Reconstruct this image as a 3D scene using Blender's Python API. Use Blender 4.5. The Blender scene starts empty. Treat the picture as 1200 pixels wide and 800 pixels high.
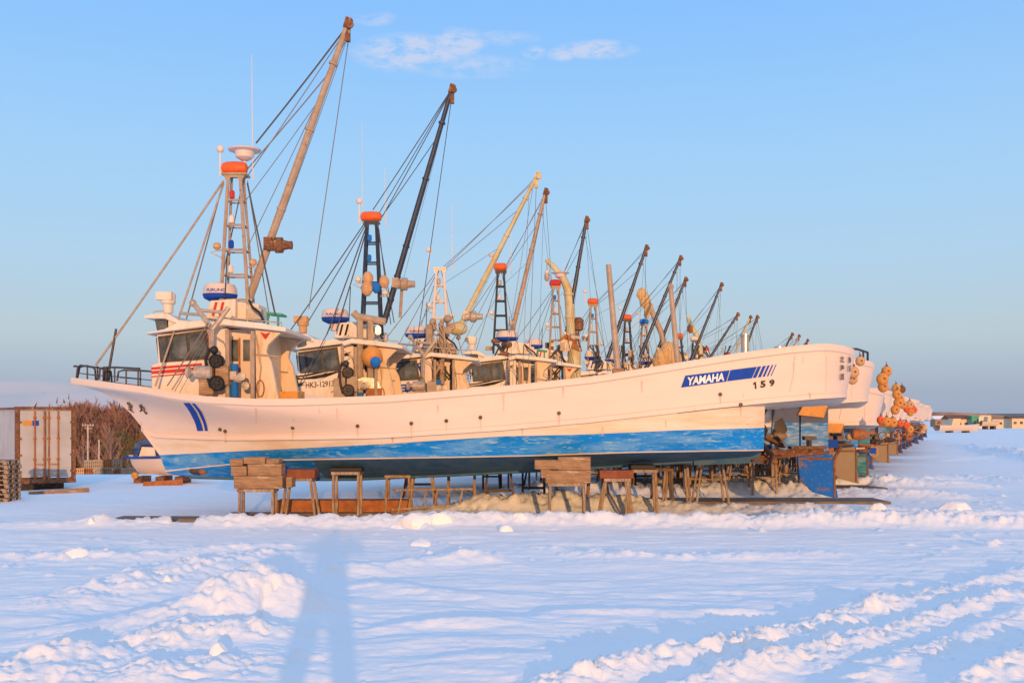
import bpy, math, random
import numpy as np
from mathutils import Vector, Matrix, Euler

# ------------------------------------------------------------------ camera, sky, sun, exposure
sc = bpy.context.scene
col = sc.collection
CAMH = 2.4
cd = bpy.data.cameras.new('camera'); cam = bpy.data.objects.new('camera', cd); col.objects.link(cam)
cam.location = (0, 0, CAMH); cam.rotation_euler = (math.radians(90), 0, 0)
cd.sensor_width = 36; cd.lens = 36; cd.shift_y = 90/1200; cd.clip_start = .05; cd.clip_end = 9000
sc.camera = cam
sc.view_settings.view_transform = 'Standard'; sc.view_settings.look = 'None'
sc.view_settings.exposure = 0.0; sc.view_settings.gamma = 1
try: sc.cycles.use_denoising = True
except Exception: pass

SUN_EL = math.radians(6.2); SUN_AZ = math.radians(180-9.0)       # clockwise from +Y: behind the camera, a little to its right
S = Vector((math.sin(SUN_AZ)*math.cos(SUN_EL), math.cos(SUN_AZ)*math.cos(SUN_EL), math.sin(SUN_EL)))
w = bpy.data.worlds.new('World'); sc.world = w; w.use_nodes = True
nt = w.node_tree; N = nt.nodes; LK = nt.links
bg = N['Background']; bg.inputs['Strength'].default_value = 0.1
sky = N.new('ShaderNodeTexSky'); sky.sky_type = 'NISHITA'; sky.sun_disc = False
sky.sun_elevation = SUN_EL; sky.sun_rotation = SUN_AZ; sky.air_density = 1.3; sky.dust_density = 1.0; sky.ozone_density = 2.0
def wmath(op, a, b=None, c=None):
    n = N.new('ShaderNodeMath'); n.operation = op
    for i, q in enumerate((a, b, c)):
        if q is None: continue
        if isinstance(q, (int, float)): n.inputs[i].default_value = q
        else: LK.new(q, n.inputs[i])
    return n.outputs[0]
def wmix(fac, a, b, mode='MIX'):
    n = N.new('ShaderNodeMix'); n.data_type = 'RGBA'; n.blend_type = mode; n.clamp_result = False
    for i, q in ((0, fac), (6, a), (7, b)):
        if isinstance(q, (int, float)): n.inputs[i].default_value = q
        elif isinstance(q, tuple): n.inputs[i].default_value = (*q, 1)
        else: LK.new(q, n.inputs[i])
    return n.outputs[2]
tc = N.new('ShaderNodeTexCoord'); sep = N.new('ShaderNodeSeparateXYZ'); LK.new(tc.outputs['Generated'], sep.inputs[0])
dx, dy, dz = sep.outputs
elev = wmath('ARCSINE', dz)
el01 = wmath('MULTIPLY', elev, 2/math.pi)
def ramp(stops):
    r = N.new('ShaderNodeValToRGB'); e = r.color_ramp.elements
    while len(e) < len(stops): e.new(.5)
    for q, (p, c) in zip(e, stops): q.position = p; q.color = (*c, 1)
    LK.new(el01, r.inputs[0]); return r.outputs[0]
D = 1/90
away = ramp([(0, (.35, .43, .58)), (1.5*D, (.38, .46, .60)), (4.4*D, (.50, .62, .70)), (8.5*D, (.455, .67, .88)), (14*D, (.375, .655, .985)), (22*D, (.26, .56, 1.04)), (40*D, (.34, .64, 1.2)), (1, (.46, .84, 1.42))])
sunw = ramp([(0, (.95, .50, .20)), (15*D, (.80, .50, .28)), (32*D, (.55, .50, .48)), (55*D, (.44, .70, 1.15)), (1, (.46, .84, 1.42))])
dotn = N.new('ShaderNodeVectorMath'); dotn.operation = 'DOT_PRODUCT'; LK.new(tc.outputs['Generated'], dotn.inputs[0]); dotn.inputs[1].default_value = S
sfac = wmath('POWER', wmath('MAXIMUM', wmath('MULTIPLY_ADD', dotn.outputs['Value'], .55, .45), 0), 1.3)
base = wmix(sfac, away, wmix(1.0, sunw, (1.0, .95, .9), 'MULTIPLY'))
# clouds: wisps high above the booms, pinkish bank near the horizon
u = wmath('DIVIDE', dx, wmath('MAXIMUM', dy, .05)); v_ = wmath('DIVIDE', dz, wmath('MAXIMUM', dy, .05))
comb = N.new('ShaderNodeCombineXYZ'); LK.new(u, comb.inputs[0]); LK.new(wmath('MULTIPLY', v_, 2.2), comb.inputs[1])
def wnoise(scale, det, rough=.6):
    n = N.new('ShaderNodeTexNoise'); n.inputs['Scale'].default_value = scale; n.inputs['Detail'].default_value = det; n.inputs['Roughness'].default_value = rough
    LK.new(comb.outputs[0], n.inputs['Vector']); return n.outputs[0]
nz = wnoise(34, 8, .68); nz2 = wnoise(7, 4)
def blob(cu, cv, ru, rv):
    a = wmath('DIVIDE', wmath('SUBTRACT', u, cu), ru); b = wmath('DIVIDE', wmath('SUBTRACT', v_, cv), rv)
    d2 = wmath('ADD', wmath('MULTIPLY', a, a), wmath('MULTIPLY', b, b))
    return wmath('MAXIMUM', wmath('SUBTRACT', 1, d2), 0)
def px2(x, y): return (x-600)/1200, (490-y)/1200
bl = None
for (x, y, rx, ry, k) in ((480, 62, 75, 26, .95), (535, 50, 40, 20, 1.0), (440, 22, 30, 10, .5), (626, 62, 16, 9, .95), (657, 64, 18, 10, .95), (700, 58, 52, 13, .9), (550, 78, 80, 16, .5), (590, 45, 50, 10, .5)):
    cu, cv = px2(x, y); q = wmath('MULTIPLY', blob(cu, cv, rx/1200, ry/1200), k)
    bl = q if bl is None else wmath('MAXIMUM', bl, q)
cm = wmath('MULTIPLY', bl, wmath('MAXIMUM', wmath('MULTIPLY_ADD', nz, 5.0, -1.95), 0))
cm = wmath('MINIMUM', wmath('MULTIPLY', cm, .85), .55)
base = wmix(cm, base, (.80, .76, .86))
cu, cv = px2(130, 472); lb = None
for (x, y, rx, ry) in ((130, 473, 190, 20), (10, 455, 120, 10), (60, 490, 300, 16)):
    cu, cv = px2(x, y); q = blob(cu, cv, rx/1200, ry/1200); lb = q if lb is None else wmath('MAXIMUM', lb, q)
lb = wmath('MINIMUM', wmath('MULTIPLY', lb, wmath('MAXIMUM', wmath('MULTIPLY_ADD', nz2, 3.0, -.8), 0)), .5)
base = wmix(lb, base, (.62, .52, .62))
front = wmath('GREATER_THAN', dy, .05)
ten = wmix(1.0, base, (10, 10, 10), 'MULTIPLY')
skm = wmix(1.0, sky.outputs[0], (1.3, 1.3, 1.3), 'MULTIPLY')
fin = wmix(.93, skm, ten)
below = wmath('LESS_THAN', dz, -.002)
fin = wmix(below, fin, (4.5, 4.8, 6.0))
LK.new(fin, bg.inputs['Color'])

sd = bpy.data.lights.new('sun', 'SUN'); sun = bpy.data.objects.new('sun', sd); col.objects.link(sun)
sd.energy = 3.1; sd.angle = math.radians(.5); sd.color = (1.0, .53, .21)
sun.rotation_euler = (-S).to_track_quat('-Z', 'Y').to_euler()

# ------------------------------------------------------------------ helpers
def PW(px, py, Y): return Vector(((px-600)/1200*Y, Y, CAMH-(py-490)/1200*Y))
def gy(Y): return 490+CAMH*1200/Y
class MB:
    def __init__(s): s.v = []; s.f = []; s.m = []
    def add(s, vs, fs, m=0):
        o = len(s.v); s.v += [tuple(q) for q in vs]; s.f += [tuple(i+o for i in f) for f in fs]; s.m += [m]*len(fs)
    def box(s, c, size, rot=None, m=0, taper=1.0):
        c = Vector(c); sx, sy, sz = (q/2 for q in size); R = rot.to_matrix() if isinstance(rot, Euler) else (rot or Matrix.Identity(3))
        vs = []
        for z in (-1, 1):
            t = taper if z > 0 else 1
            for x, y in ((-1, -1), (1, -1), (1, 1), (-1, 1)): vs.append(c+R@Vector((x*sx*t, y*sy*t, z*sz)))
        s.add(vs, [(3, 2, 1, 0), (4, 5, 6, 7), (0, 1, 5, 4), (1, 2, 6, 5), (2, 3, 7, 6), (3, 0, 4, 7)], m)
    def beam(s, p0, p1, wd, ht, m=0):
        p0 = Vector(p0); p1 = Vector(p1); d = p1-p0
        z = d.normalized(); up = Vector((0, 1, 0)) if abs(z.y) < .9 else Vector((1, 0, 0))
        x = up.cross(z).normalized(); y = z.cross(x); R = Matrix((x, y, z)).transposed()
        s.box((p0+p1)/2, (wd, ht, d.length), R, m)
    def path(s, pts, r, n=7, m=0, cap=True):
        pts = [Vector(p) for p in pts]; k = len(pts)
        rr = list(r) if isinstance(r, (list, tuple)) else [r]*k
        vs = []
        pu = None
        for i, p in enumerate(pts):
            d = (pts[min(i+1, k-1)]-pts[max(i-1, 0)]).normalized()
            if pu is None: pu = Vector((0, 1, 0)) if abs(d.y) < .9 else Vector((1, 0, 0))
            x = pu.cross(d).normalized(); y = d.cross(x); pu = y
            for j in range(n):
                a = 2*math.pi*j/n; vs.append(p+(x*math.cos(a)+y*math.sin(a))*rr[i])
        fs = [(i*n+j, i*n+(j+1) % n, (i+1)*n+(j+1) % n, (i+1)*n+j) for i in range(k-1) for j in range(n)]
        if cap: fs += [tuple(reversed(range(n))), tuple((k-1)*n+j for j in range(n))]
        s.add(vs, fs, m)
    def tube(s, a, b, r, r2=None, n=7, m=0): s.path([a, b], [r, r if r2 is None else r2], n, m)
    def lathe(s, c, prof, n=16, axis='Z', m=0):
        c = Vector(c); k = len(prof); vs = []
        for (r, h) in prof:
            for j in range(n):
                a = 2*math.pi*j/n; x, y = r*math.cos(a), r*math.sin(a)
                vs.append(c+(Vector((x, y, h)) if axis == 'Z' else Vector((x, h, y)) if axis == 'Y' else Vector((h, x, y))))
        fs = [(i*n+j, i*n+(j+1) % n, (i+1)*n+(j+1) % n, (i+1)*n+j) for i in range(k-1) for j in range(n)]
        fs += [tuple(reversed(range(n))), tuple((k-1)*n+j for j in range(n))]
        s.add(vs, fs, m)
    def ball(s, c, r, sc_=(1, 1, 1), n=12, k=7, m=0, jit=0, rnd=None):
        c = Vector(c); vs = []
        for i in range(k+1):
            t = math.pi*i/k
            for j in range(n):
                a = 2*math.pi*j/n; q = 1+(rnd.uniform(-jit, jit) if rnd else 0)
                vs.append(c+Vector((math.sin(t)*math.cos(a)*sc_[0], math.sin(t)*math.sin(a)*sc_[1], math.cos(t)*sc_[2]))*r*q)
        s.add(vs, [(i*n+j, (i+1)*n+j, (i+1)*n+(j+1) % n, i*n+(j+1) % n) for i in range(k) for j in range(n)], m)
    def slab(s, pts, v0, v1, m=0):
        """outline of (x,z) points extruded along y from v0 to v1"""
        a = sum(pts[i][0]*pts[(i+1) % len(pts)][1]-pts[(i+1) % len(pts)][0]*pts[i][1] for i in range(len(pts)))
        if a < 0: pts = pts[::-1]
        n = len(pts)
        s.add([(x, v0, z) for x, z in pts]+[(x, v1, z) for x, z in pts],
              [tuple(range(n)), tuple(reversed(range(n, 2*n)))]+[(i, i+n, (i+1) % n+n, (i+1) % n) for i in range(n)], m)
    def grid(s, rows, m=0, flip=False):
        n = len(rows[0]); vs = [p for r in rows for p in r]
        fs = []
        for i in range(len(rows)-1):
            for j in range(n-1):
                q = (i*n+j, i*n+j+1, (i+1)*n+j+1, (i+1)*n+j); fs.append(q[::-1] if flip else q)
        s.add(vs, fs, m)
    def mesh(s, name, mats, ang=35, bevel=0):
        me = bpy.data.meshes.new(name); me.from_pydata(s.v, [], s.f)
        if not isinstance(mats, (list, tuple)): mats = [mats]
        for q in mats: me.materials.append(q)
        me.polygons.foreach_set('material_index', s.m)
        me.polygons.foreach_set('use_smooth', [True]*len(s.f))
        me.update(); me.set_sharp_from_angle(angle=math.radians(ang)); return me
    def build(s, name, mats, parent=None, loc=(0, 0, 0), ang=35, bevel=0):
        o = bpy.data.objects.new(name, s.mesh(name, mats, ang)); col.objects.link(o); o.location = loc
        if parent: o.parent = parent
        if bevel:
            b = o.modifiers.new('bevel', 'BEVEL'); b.width = bevel; b.segments = 2; b.limit_method = 'ANGLE'; b.angle_limit = math.radians(40)
        return o
def tag(o, label=None, cat=None, group=None, kind=None):
    for k, q in (('label', label), ('category', cat), ('group', group), ('kind', kind)):
        if q: o[k] = q
    return o
def empty(name, loc, label=None, cat=None, group=None, rz=0):
    o = bpy.data.objects.new(name, None); col.objects.link(o); o.location = loc; o.rotation_euler.z = rz; o.empty_display_size = .2
    return tag(o, label, cat, group)
def copy_tree(o, parent=None, label=None):
    c = o.copy(); col.objects.link(c); c.parent = parent
    if label: c['label'] = label
    for ch in [q for q in o.children]: copy_tree(ch, c)
    return c

# ------------------------------------------------------------------ materials
def mat(name, c1, rough=.5, metal=0, c2=None, scale=4, thr=.55, soft=.12, stretch=(1, 1, 1), c3=None, scale3=2, thr3=.62, vary=.12, bump=.15, bscale=30, detail=5, soft3=.05, stretch3=(1, 1, 1), coat=0, spec=.35):
    m = bpy.data.materials.new(name); m.use_nodes = True; t = m.node_tree; n = t.nodes; l = t.links
    b = n['Principled BSDF']; b.inputs['Roughness'].default_value = rough; b.inputs['Metallic'].default_value = metal
    b.inputs['Specular IOR Level'].default_value = spec
    if coat: b.inputs['Coat Weight'].default_value = coat
    co = n.new('ShaderNodeTexCoord')
    def noise(s, st, d=detail, off=0):
        mp = n.new('ShaderNodeMapping'); mp.inputs['Scale'].default_value = st; mp.inputs['Location'].default_value = (off, off*.7, off*.3)
        l.new(co.outputs['Object'], mp.inputs[0]); q = n.new('ShaderNodeTexNoise'); q.inputs['Scale'].default_value = s; q.inputs['Detail'].default_value = d
        q.inputs['Roughness'].default_value = .65; l.new(mp.outputs[0], q.inputs['Vector']); return q.outputs[0]
    def mix(f, a, bb):
        q = n.new('ShaderNodeMix'); q.data_type = 'RGBA'; l.new(f, q.inputs[0])
        for i, z in ((6, a), (7, bb)):
            if isinstance(z, tuple): q.inputs[i].default_value = (*z, 1)
            else: l.new(z, q.inputs[i])
        return q.outputs[2]
    def step(f, th, so):
        q = n.new('ShaderNodeMapRange'); q.inputs[1].default_value = th-so; q.inputs[2].default_value = th+so; l.new(f, q.inputs[0]); return q.outputs[0]
    dark = tuple(x*(1-vary) for x in c1); lite = tuple(min(1, x*(1+vary*.6)) for x in c1)
    f = mix(step(noise(scale*.37, stretch, 4, 3.1), .5, .22), dark, lite)
    if c2: f = mix(step(noise(scale, stretch), thr, soft), f, c2)
    if c3: f = mix(step(noise(scale3, stretch3, 7, 7.7), thr3, soft3), f, c3)
    l.new(f, b.inputs['Base Color'])
    if bump:
        bn = n.new('ShaderNodeBump'); bn.inputs['Strength'].default_value = bump; bn.inputs['Distance'].default_value = .02
        l.new(noise(bscale, (1, 1, 1), 6), bn.inputs['Height']); l.new(bn.outputs[0], b.inputs['Normal'])
    return m
M = {}
RUST = (.20, .075, .03)
M['white'] = mat('gelcoat_white', (.75, .605, .52), .45, c2=(.70, .56, .46), scale=1.3, thr=.60, soft=.12, stretch=(.5, 1, 2.5), c3=(.48, .33, .20), scale3=3.2, thr3=.69, soft3=.03, stretch3=(3.2, 1, .45), vary=.07, bump=.03, bscale=3)
M['whitelow'] = mat('stained_white_topsides', (.80, .67, .54), .42, c2=(.68, .52, .34), scale=1.8, thr=.55, soft=.12, stretch=(.35, 1, 3), c3=(.30, .19, .09), scale3=3.2, thr3=.71, soft3=.05, stretch3=(.6, 1, 3), vary=.06, bump=.03, bscale=3)
M['cabin'] = mat('cabin_white', (.78, .67, .57), .45, c2=(.62, .50, .37), scale=2.2, thr=.62, soft=.1, stretch=(2, 2, .5), c3=(.42, .20, .08), scale3=5, thr3=.72, soft3=.02, stretch3=(2.5, 2, .5), vary=.06, bump=.05, bscale=8)
M['dirtywhite'] = mat('stained_cream', (.74, .56, .38), .5, c2=(.60, .38, .20), scale=3, thr=.60, soft=.1, stretch=(2, 2, .5), c3=RUST, scale3=4, thr3=.68, soft3=.03, stretch3=(2, 2, .8), vary=.1, bump=.1)
def bluemat(name, c, worn=(.42, .55, .62), th=.60): return mat(name, c, .75, c2=tuple(x*.6+w_*.4 for x, w_ in zip(c, worn)), scale=1.7, thr=.52, soft=.07, stretch=(.5, 1, 2.2), c3=worn, scale3=13, thr3=th, soft3=.04, stretch3=(.25, 1, 1.3), vary=.25, bump=.12, bscale=12, detail=8, spec=.12)
M['blue'] = bluemat('antifoul_blue', (.006, .23, .72), (.25, .46, .60), .60)
M['bottom'] = mat('shade_darkened_bottom_paint', (.05, .13, .22), .8, c2=(.09, .16, .22), scale=3, thr=.5, c3=(.18, .20, .24), scale3=9, thr3=.68, stretch3=(.3, 1, 2), spec=.1)  # antifoul of the underside, its shade painted in as a darker blue
M['rudderblue'] = mat('rudder_blue', (.01, .13, .50), .7, c2=(.20, .12, .08), scale=3, thr=.6, soft=.06, c3=(.35, .3, .28), scale3=12, thr3=.66, spec=.15)
M['blue2'] = bluemat('antifoul_blue_worn', (.03, .22, .50), (.35, .42, .45), .55)
M['brown'] = bluemat('antifoul_brown', (.16, .11, .08), (.30, .24, .2), .62)
M['teal'] = bluemat('antifoul_teal', (.03, .20, .25), (.3, .36, .35), .62)
M['navy'] = bluemat('antifoul_navy', (.02, .05, .20), (.2, .28, .35), .66)
M['tan'] = mat('buff_painted_steel', (.44, .33, .24), .5, c2=(.34, .23, .15), scale=5, thr=.55, c3=RUST, scale3=9, thr3=.66, soft3=.03)
M['galv'] = mat('galvanised_steel', (.50, .43, .36), .5, .25, c2=(.38, .28, .19), scale=8, thr=.55, c3=RUST, scale3=10, thr3=.67, soft3=.03)
M['navysteel'] = mat('navy_painted_steel', (.02, .035, .07), .4, c2=(.05, .06, .08), scale=8, thr=.6, c3=(.3, .26, .22), scale3=12, thr3=.68, soft3=.03)
M['dark'] = mat('dark_steel', (.045, .045, .05), .5, .2, c2=(.13, .08, .05), scale=9, thr=.6)
M['rust'] = mat('rusty_steel', (.26, .11, .045), .75, c2=(.12, .05, .03), scale=7, thr=.5, c3=(.45, .33, .22), scale3=9, thr3=.63, bump=.4)
M['rustorange'] = mat('rusty_orange_primer', (.42, .15, .045), .7, c2=(.24, .09, .04), scale=5, thr=.55, bump=.3)
M['wood'] = mat('weathered_timber', (.40, .24, .13), .75, c2=(.24, .135, .07), scale=5, thr=.5, stretch=(.7, 1.4, 5), c3=(.52, .38, .25), scale3=3, thr3=.6, stretch3=(.8, 1, 5), bump=.5, bscale=18)
M['trestle'] = mat('trestle_timber', (.40, .30, .21), .7, c2=(.24, .13, .06), scale=6, thr=.5, stretch=(3, 3, .6), c3=(.42, .36, .30), scale3=3, thr3=.6, stretch3=(2, 2, .7), bump=.3)
M['darktrestle'] = mat('dark_trestle_steel', (.07, .055, .05), .6, c2=(.18, .08, .04), scale=6, thr=.52, bump=.2)
M['redblock'] = mat('red_stained_block', (.32, .095, .04), .75, c2=(.20, .06, .03), scale=5, thr=.5, bump=.4)
M['black'] = mat('black_rubber', (.02, .02, .022), .6)
M['guardshade'] = mat('plate_painted_shade', (.07, .09, .14), .6, c2=(.1, .1, .14))  # shade on the stern guard plates put into this dark grey-blue
M['doorgrey'] = mat('grey_container_doors', (.50, .48, .47), .55, c2=(.42, .39, .37), scale=1.5, vary=.06)
M['glass'] = mat('cabin_glass', (.045, .06, .075), .05, c2=(.17, .19, .20), scale=1.6, thr=.55, soft=.12, bump=0, coat=.2)
M['red'] = mat('red_paint', (.55, .05, .04), .7, spec=.12)
M['stripeblue'] = mat('blue_decal', (.015, .075, .42), .7, spec=.12, c3=(.25, .32, .5), scale3=9, thr3=.70, soft3=.02)
M['stripeblack'] = mat('black_decal', (.03, .027, .03), .7, spec=.12)
M['ink'] = mat('dark_lettering', (.06, .04, .035), .7, spec=.12)
M['whiteink'] = mat('white_lettering', (.85, .80, .74), .4)
M['orange'] = mat('orange_float', (.80, .13, .025), .5, c2=(.62, .09, .02), scale=6, thr=.6)
M['amber'] = mat('amber_buoy', (.70, .30, .06), .6, c2=(.50, .22, .06), scale=7, thr=.58, c3=(.3, .16, .08), scale3=8, thr3=.7)
M['tanbuoy'] = mat('faded_buoy', (.62, .38, .20), .6, c2=(.55, .28, .12), scale=7, thr=.55, c3=(.25, .14, .08), scale3=8, thr3=.66)
M['streak'] = mat('rust_streak', (.70, .53, .43), .6, c2=(.62, .43, .31), scale=9, spec=.1)
M['plastblue'] = mat('blue_plastic', (.02, .18, .62), .7, spec=.12)
M['green'] = mat('green_plastic', (.05, .34, .22), .5)
M['canvas'] = mat('buff_canvas', (.72, .47, .22), .85, c2=(.58, .35, .15), scale=7, thr=.5, bump=.6, bscale=9)
M['craneyellow'] = mat('crane_cream', (.58, .54, .34), .5, c2=(.55, .36, .12), scale=3, thr=.57, c3=RUST, scale3=5, thr3=.66, soft3=.03)
M['rope'] = mat('rope', (.09, .085, .08), .9)
M['wire'] = mat('stay_wire', (.19, .15, .12), .6)
M['paleropes'] = mat('pale_rope', (.42, .34, .26), .9)
M['silver'] = mat('polished_sheet_metal', (.62, .56, .50), .28, .85, c2=(.5, .36, .22), scale=4, thr=.62)
M['bronze'] = mat('bronze', (.26, .18, .12), .6, .2, c2=(.25, .2, .12), scale=7, thr=.55)
M['net'] = mat('net_heap', (.10, .10, .07), .9, c2=(.35, .14, .06), scale=5, thr=.55, c3=(.05, .16, .12), scale3=5, thr3=.62, bump=1, bscale=25)
M['concrete'] = mat('wet_concrete', (.22, .165, .12), .8, c2=(.13, .10, .075), scale=2, thr=.5, c3=(.32, .17, .08), scale3=3, thr3=.63, bump=.5, bscale=14)
m_ = bpy.data.materials.new('lamp_reflection_glow'); m_.use_nodes = True
m_.node_tree.nodes['Principled BSDF'].inputs['Emission Color'].default_value = (1, .55, .2, 1); m_.node_tree.nodes['Principled BSDF'].inputs['Emission Strength'].default_value = 1.6  # emission stands in for a reflection on the work lamp
M['lamp'] = m_
def snowmat():
    m = bpy.data.materials.new('snow'); m.use_nodes = True; t = m.node_tree; n = t.nodes; l = t.links; b = n['Principled BSDF']
    b.inputs['Roughness'].default_value = .75; b.inputs['Specular IOR Level'].default_value = .25
    co = n.new('ShaderNodeTexCoord')
    q = n.new('ShaderNodeTexNoise'); q.inputs['Scale'].default_value = .8; q.inputs['Detail'].default_value = 8; l.new(co.outputs['Object'], q.inputs['Vector'])
    mx = n.new('ShaderNodeMix'); mx.data_type = 'RGBA'; mx.inputs[6].default_value = (.83, .84, .85, 1); mx.inputs[7].default_value = (.90, .90, .89, 1); l.new(q.outputs[0], mx.inputs[0]); l.new(mx.outputs[2], b.inputs['Base Color'])
    mp = n.new('ShaderNodeMapping'); mp.inputs['Scale'].default_value = (1, 2.2, 1); l.new(co.outputs['Object'], mp.inputs[0])
    h1 = n.new('ShaderNodeTexNoise'); h1.inputs['Scale'].default_value = 5; h1.inputs['Detail'].default_value = 9; h1.inputs['Roughness'].default_value = .62; l.new(mp.outputs[0], h1.inputs['Vector'])
    bn = n.new('ShaderNodeBump'); bn.inputs['Strength'].default_value = .6; bn.inputs['Distance'].default_value = .03; l.new(h1.outputs[0], bn.inputs['Height'])
    h2 = n.new('ShaderNodeTexNoise'); h2.inputs['Scale'].default_value = 28; h2.inputs['Detail'].default_value = 6; l.new(mp.outputs[0], h2.inputs['Vector'])
    b2 = n.new('ShaderNodeBump'); b2.inputs['Strength'].default_value = .5; b2.inputs['Distance'].default_value = .008; l.new(h2.outputs[0], b2.inputs['Height']); l.new(bn.outputs[0], b2.inputs['Normal']); l.new(b2.outputs[0], b.inputs['Normal'])
    return m
M['snow'] = snowmat()

# ------------------------------------------------------------------ the ground
rg = np.random.default_rng(5)
def vnoise(x, y, seed):
    xi = np.floor(x).astype(np.int64); yi = np.floor(y).astype(np.int64); fx = x-xi; fy = y-yi
    fx = fx*fx*fx*(fx*(fx*6-15)+10); fy = fy*fy*fy*(fy*(fy*6-15)+10)
    def h(a, b):
        q = (a*374761393+b*668265263+seed*974711) & 0xffffffff
        q = ((q ^ (q >> 13))*1274126177) & 0xffffffff
        return ((q ^ (q >> 16)) & 0xffff)/65535.
    return (h(xi, yi)*(1-fx)+h(xi+1, yi)*fx)*(1-fy)+(h(xi, yi+1)*(1-fx)+h(xi+1, yi+1)*fx)*fy*1.0
def fbm(x, y, seed, o=4, g=.5):
    r = 0; a = 1; t = 0
    for i in range(o):
        r = r+a*(vnoise(x*2**i, y*2**i, seed+i)-.5); t += a; a *= g
    return r/t*2
def gpt(px, py):            # ground point under a pixel
    Y = CAMH*1200/(py-490); return (px-600)/1200*Y, Y
ns = 860
sA = np.concatenate([np.linspace(-4, -.72, 40)[:-1], np.linspace(-.72, .72, ns), np.linspace(.72, 4, 40)[1:]])
Yr = [4.0]
while Yr[-1] < 75: Yr.append(Yr[-1]*1.0034+.002)
while Yr[-1] < 6000: Yr.append(Yr[-1]*1.045)
Yr = np.array(Yr)
GX = sA[None, :]*(Yr[:, None]+5); GY = np.repeat(Yr[:, None], len(sA), 1)
H = np.zeros_like(GX)
def ss(x): x = np.clip(x, 0, 1); return x*x*(3-2*x)
fade = ss((90-GY)/40)
H += .045*fbm(GX*.22, GY*.35, 1, 3)*fade + .05*fbm(GX*.6+7, GY*1.0, 11, 3)*fade*ss((26-GY)/8)
rip = fbm(GX*1.1+3, GY*3.2, 21, 4, .6)
H += .030*rip*ss((40-GY)/20)+.012*fbm(GX*.7+1.7*GY*.1, GY*5+GX*.8, 61, 3, .6)*ss((30-GY)/12)
H += .010*fbm(GX*5, GY*9, 31, 3, .6)*ss((30-GY)/12)
lump = fbm(GX*2.4, GY*2.4, 41, 5, .6); lump2 = fbm(GX*6, GY*6, 51, 3, .6); crust = 1-np.abs(fbm(GX*7.5+3, GY*7.5, 71, 3, .55))*3.2
def seg_d(pts):
    best = np.full(GX.shape, 1e9); tt = np.zeros(GX.shape); k = len(pts)-1
    for i in range(k):
        ax, ay = pts[i][:2]; bx, by = pts[i+1][:2]; L2 = (bx-ax)**2+(by-ay)**2+1e-9
        t = np.clip(((GX-ax)*(bx-ax)+(GY-ay)*(by-ay))/L2, 0, 1)
        d = np.hypot(GX-(ax+t*(bx-ax)), GY-(ay+t*(by-ay)))
        m = d < best; best[m] = d[m]; tt[m] = (i+t)[m]
    return best, tt
def ridge(px, wd, ht, lum=.6, sharp=1.0, world=False):
    """windrow along ground pixels (px,py[,height factor])"""
    global H
    pts = [(*p[:2],) if world else gpt(*p[:2]) for p in px]; hf = np.array([p[2] if len(p) > 2 else 1 for p in px])
    d, t = seg_d(pts); m = d < wd*2.2
    i = np.minimum(t.astype(int), len(px)-2); f = hf[i]*(1-(t-i))+hf[i+1]*(t-i)
    prof = np.exp(-(d/wd)**2*1.6)*f
    H = H+np.where(m, prof*ht*(1+lum*lump*.95+lum*.40*lump2+lum*.28*crust), 0)
# kerb of ploughed snow in front of the nearest slab
ridge([(-7, 22.9, .2), (-9.2, 22.9, .7), (-8.4, 22.9, .9), (-5, 22.9, 1), (0, 23, 1.05), (4, 22.9, 1.0), (8, 23, 1.1), (9.5, 22.9, 1.5), (11, 22.4, .9), (13, 21.5, .3)], .58, .235, .5, world=True)
ridge([(-14, 22.8, .4), (-10.3, 22.7, .8), (-9, 22.8, .2)], .45, .13, .5, world=True)
# banks between the slabs
ridge([(-2.2, 25.6, .3), (-.8, 26, 1), (1.2, 26.3, 1.25), (3, 26.2, .9), (5, 26, .55), (8, 26.1, .45), (11, 26, .3)], .8, .42, .5, world=True)
ridge([(.2, 31, .9), (3, 31, 1), (5, 31.4, .8), (7, 31.7, 1.2), (10, 31.2, .6), (13, 31, .5)], 1.0, .42, .5, world=True)
ridge([(4, 37, .5), (9, 36.8, 1), (13, 36.4, .8), (16, 36, .5)], 1.0, .3, .5, world=True)
# foreground heaps
ridge([(105, 742, .2), (190, 735, .5), (260, 722, .9), (300, 712, 1.15), (335, 714, .8), (368, 722, .1)], .72, .52, .28)
ridge([(-40, 800, .6), (40, 782, .8), (120, 768, .9), (210, 752, 1), (300, 745, 1), (352, 742, .3)], .46, .20, .6)
ridge([(60, 800, .6), (200, 785, .9), (340, 775, .4)], .6, .12, 1.0)
ridge([(80, 705, .5), (150, 690, .8), (230, 668, 1), (300, 655, .8), (355, 650, .3)], .80, .16, .75)
ridge([(350, 664, .2), (400, 668, .7), (350, 676, .4)], .5, .16, .2)
ridge([(-20, 650, .4), (60, 652, .7), (95, 652, 1), (140, 655, .4), (260, 645, .7), (330, 640, .4)], .4, .16, .8)
ridge([(430, 668, .5), (500, 660, .7), (560, 656, 1.2), (600, 660, .3)], .5, .19, .4)
ridge([(440, 690, .9), (520, 698, .8), (640, 704, .2)], .5, .12, .3)
ridge([(450, 738, .8), (520, 735, .9), (600, 733, .3)], .22, .07, .4)
ridge([(640, 645, .7), (700, 652, .9), (800, 655, .7), (900, 652, .6), (980, 650, .5)], .4, .10, 1.0)
ridge([(640, 722, .8), (720, 720, 1.1), (780, 719, .4)], .16, .06, .3)
ridge([(780, 722, .4), (840, 717, 1), (990, 716, .3)], .16, .05, .5)
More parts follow.
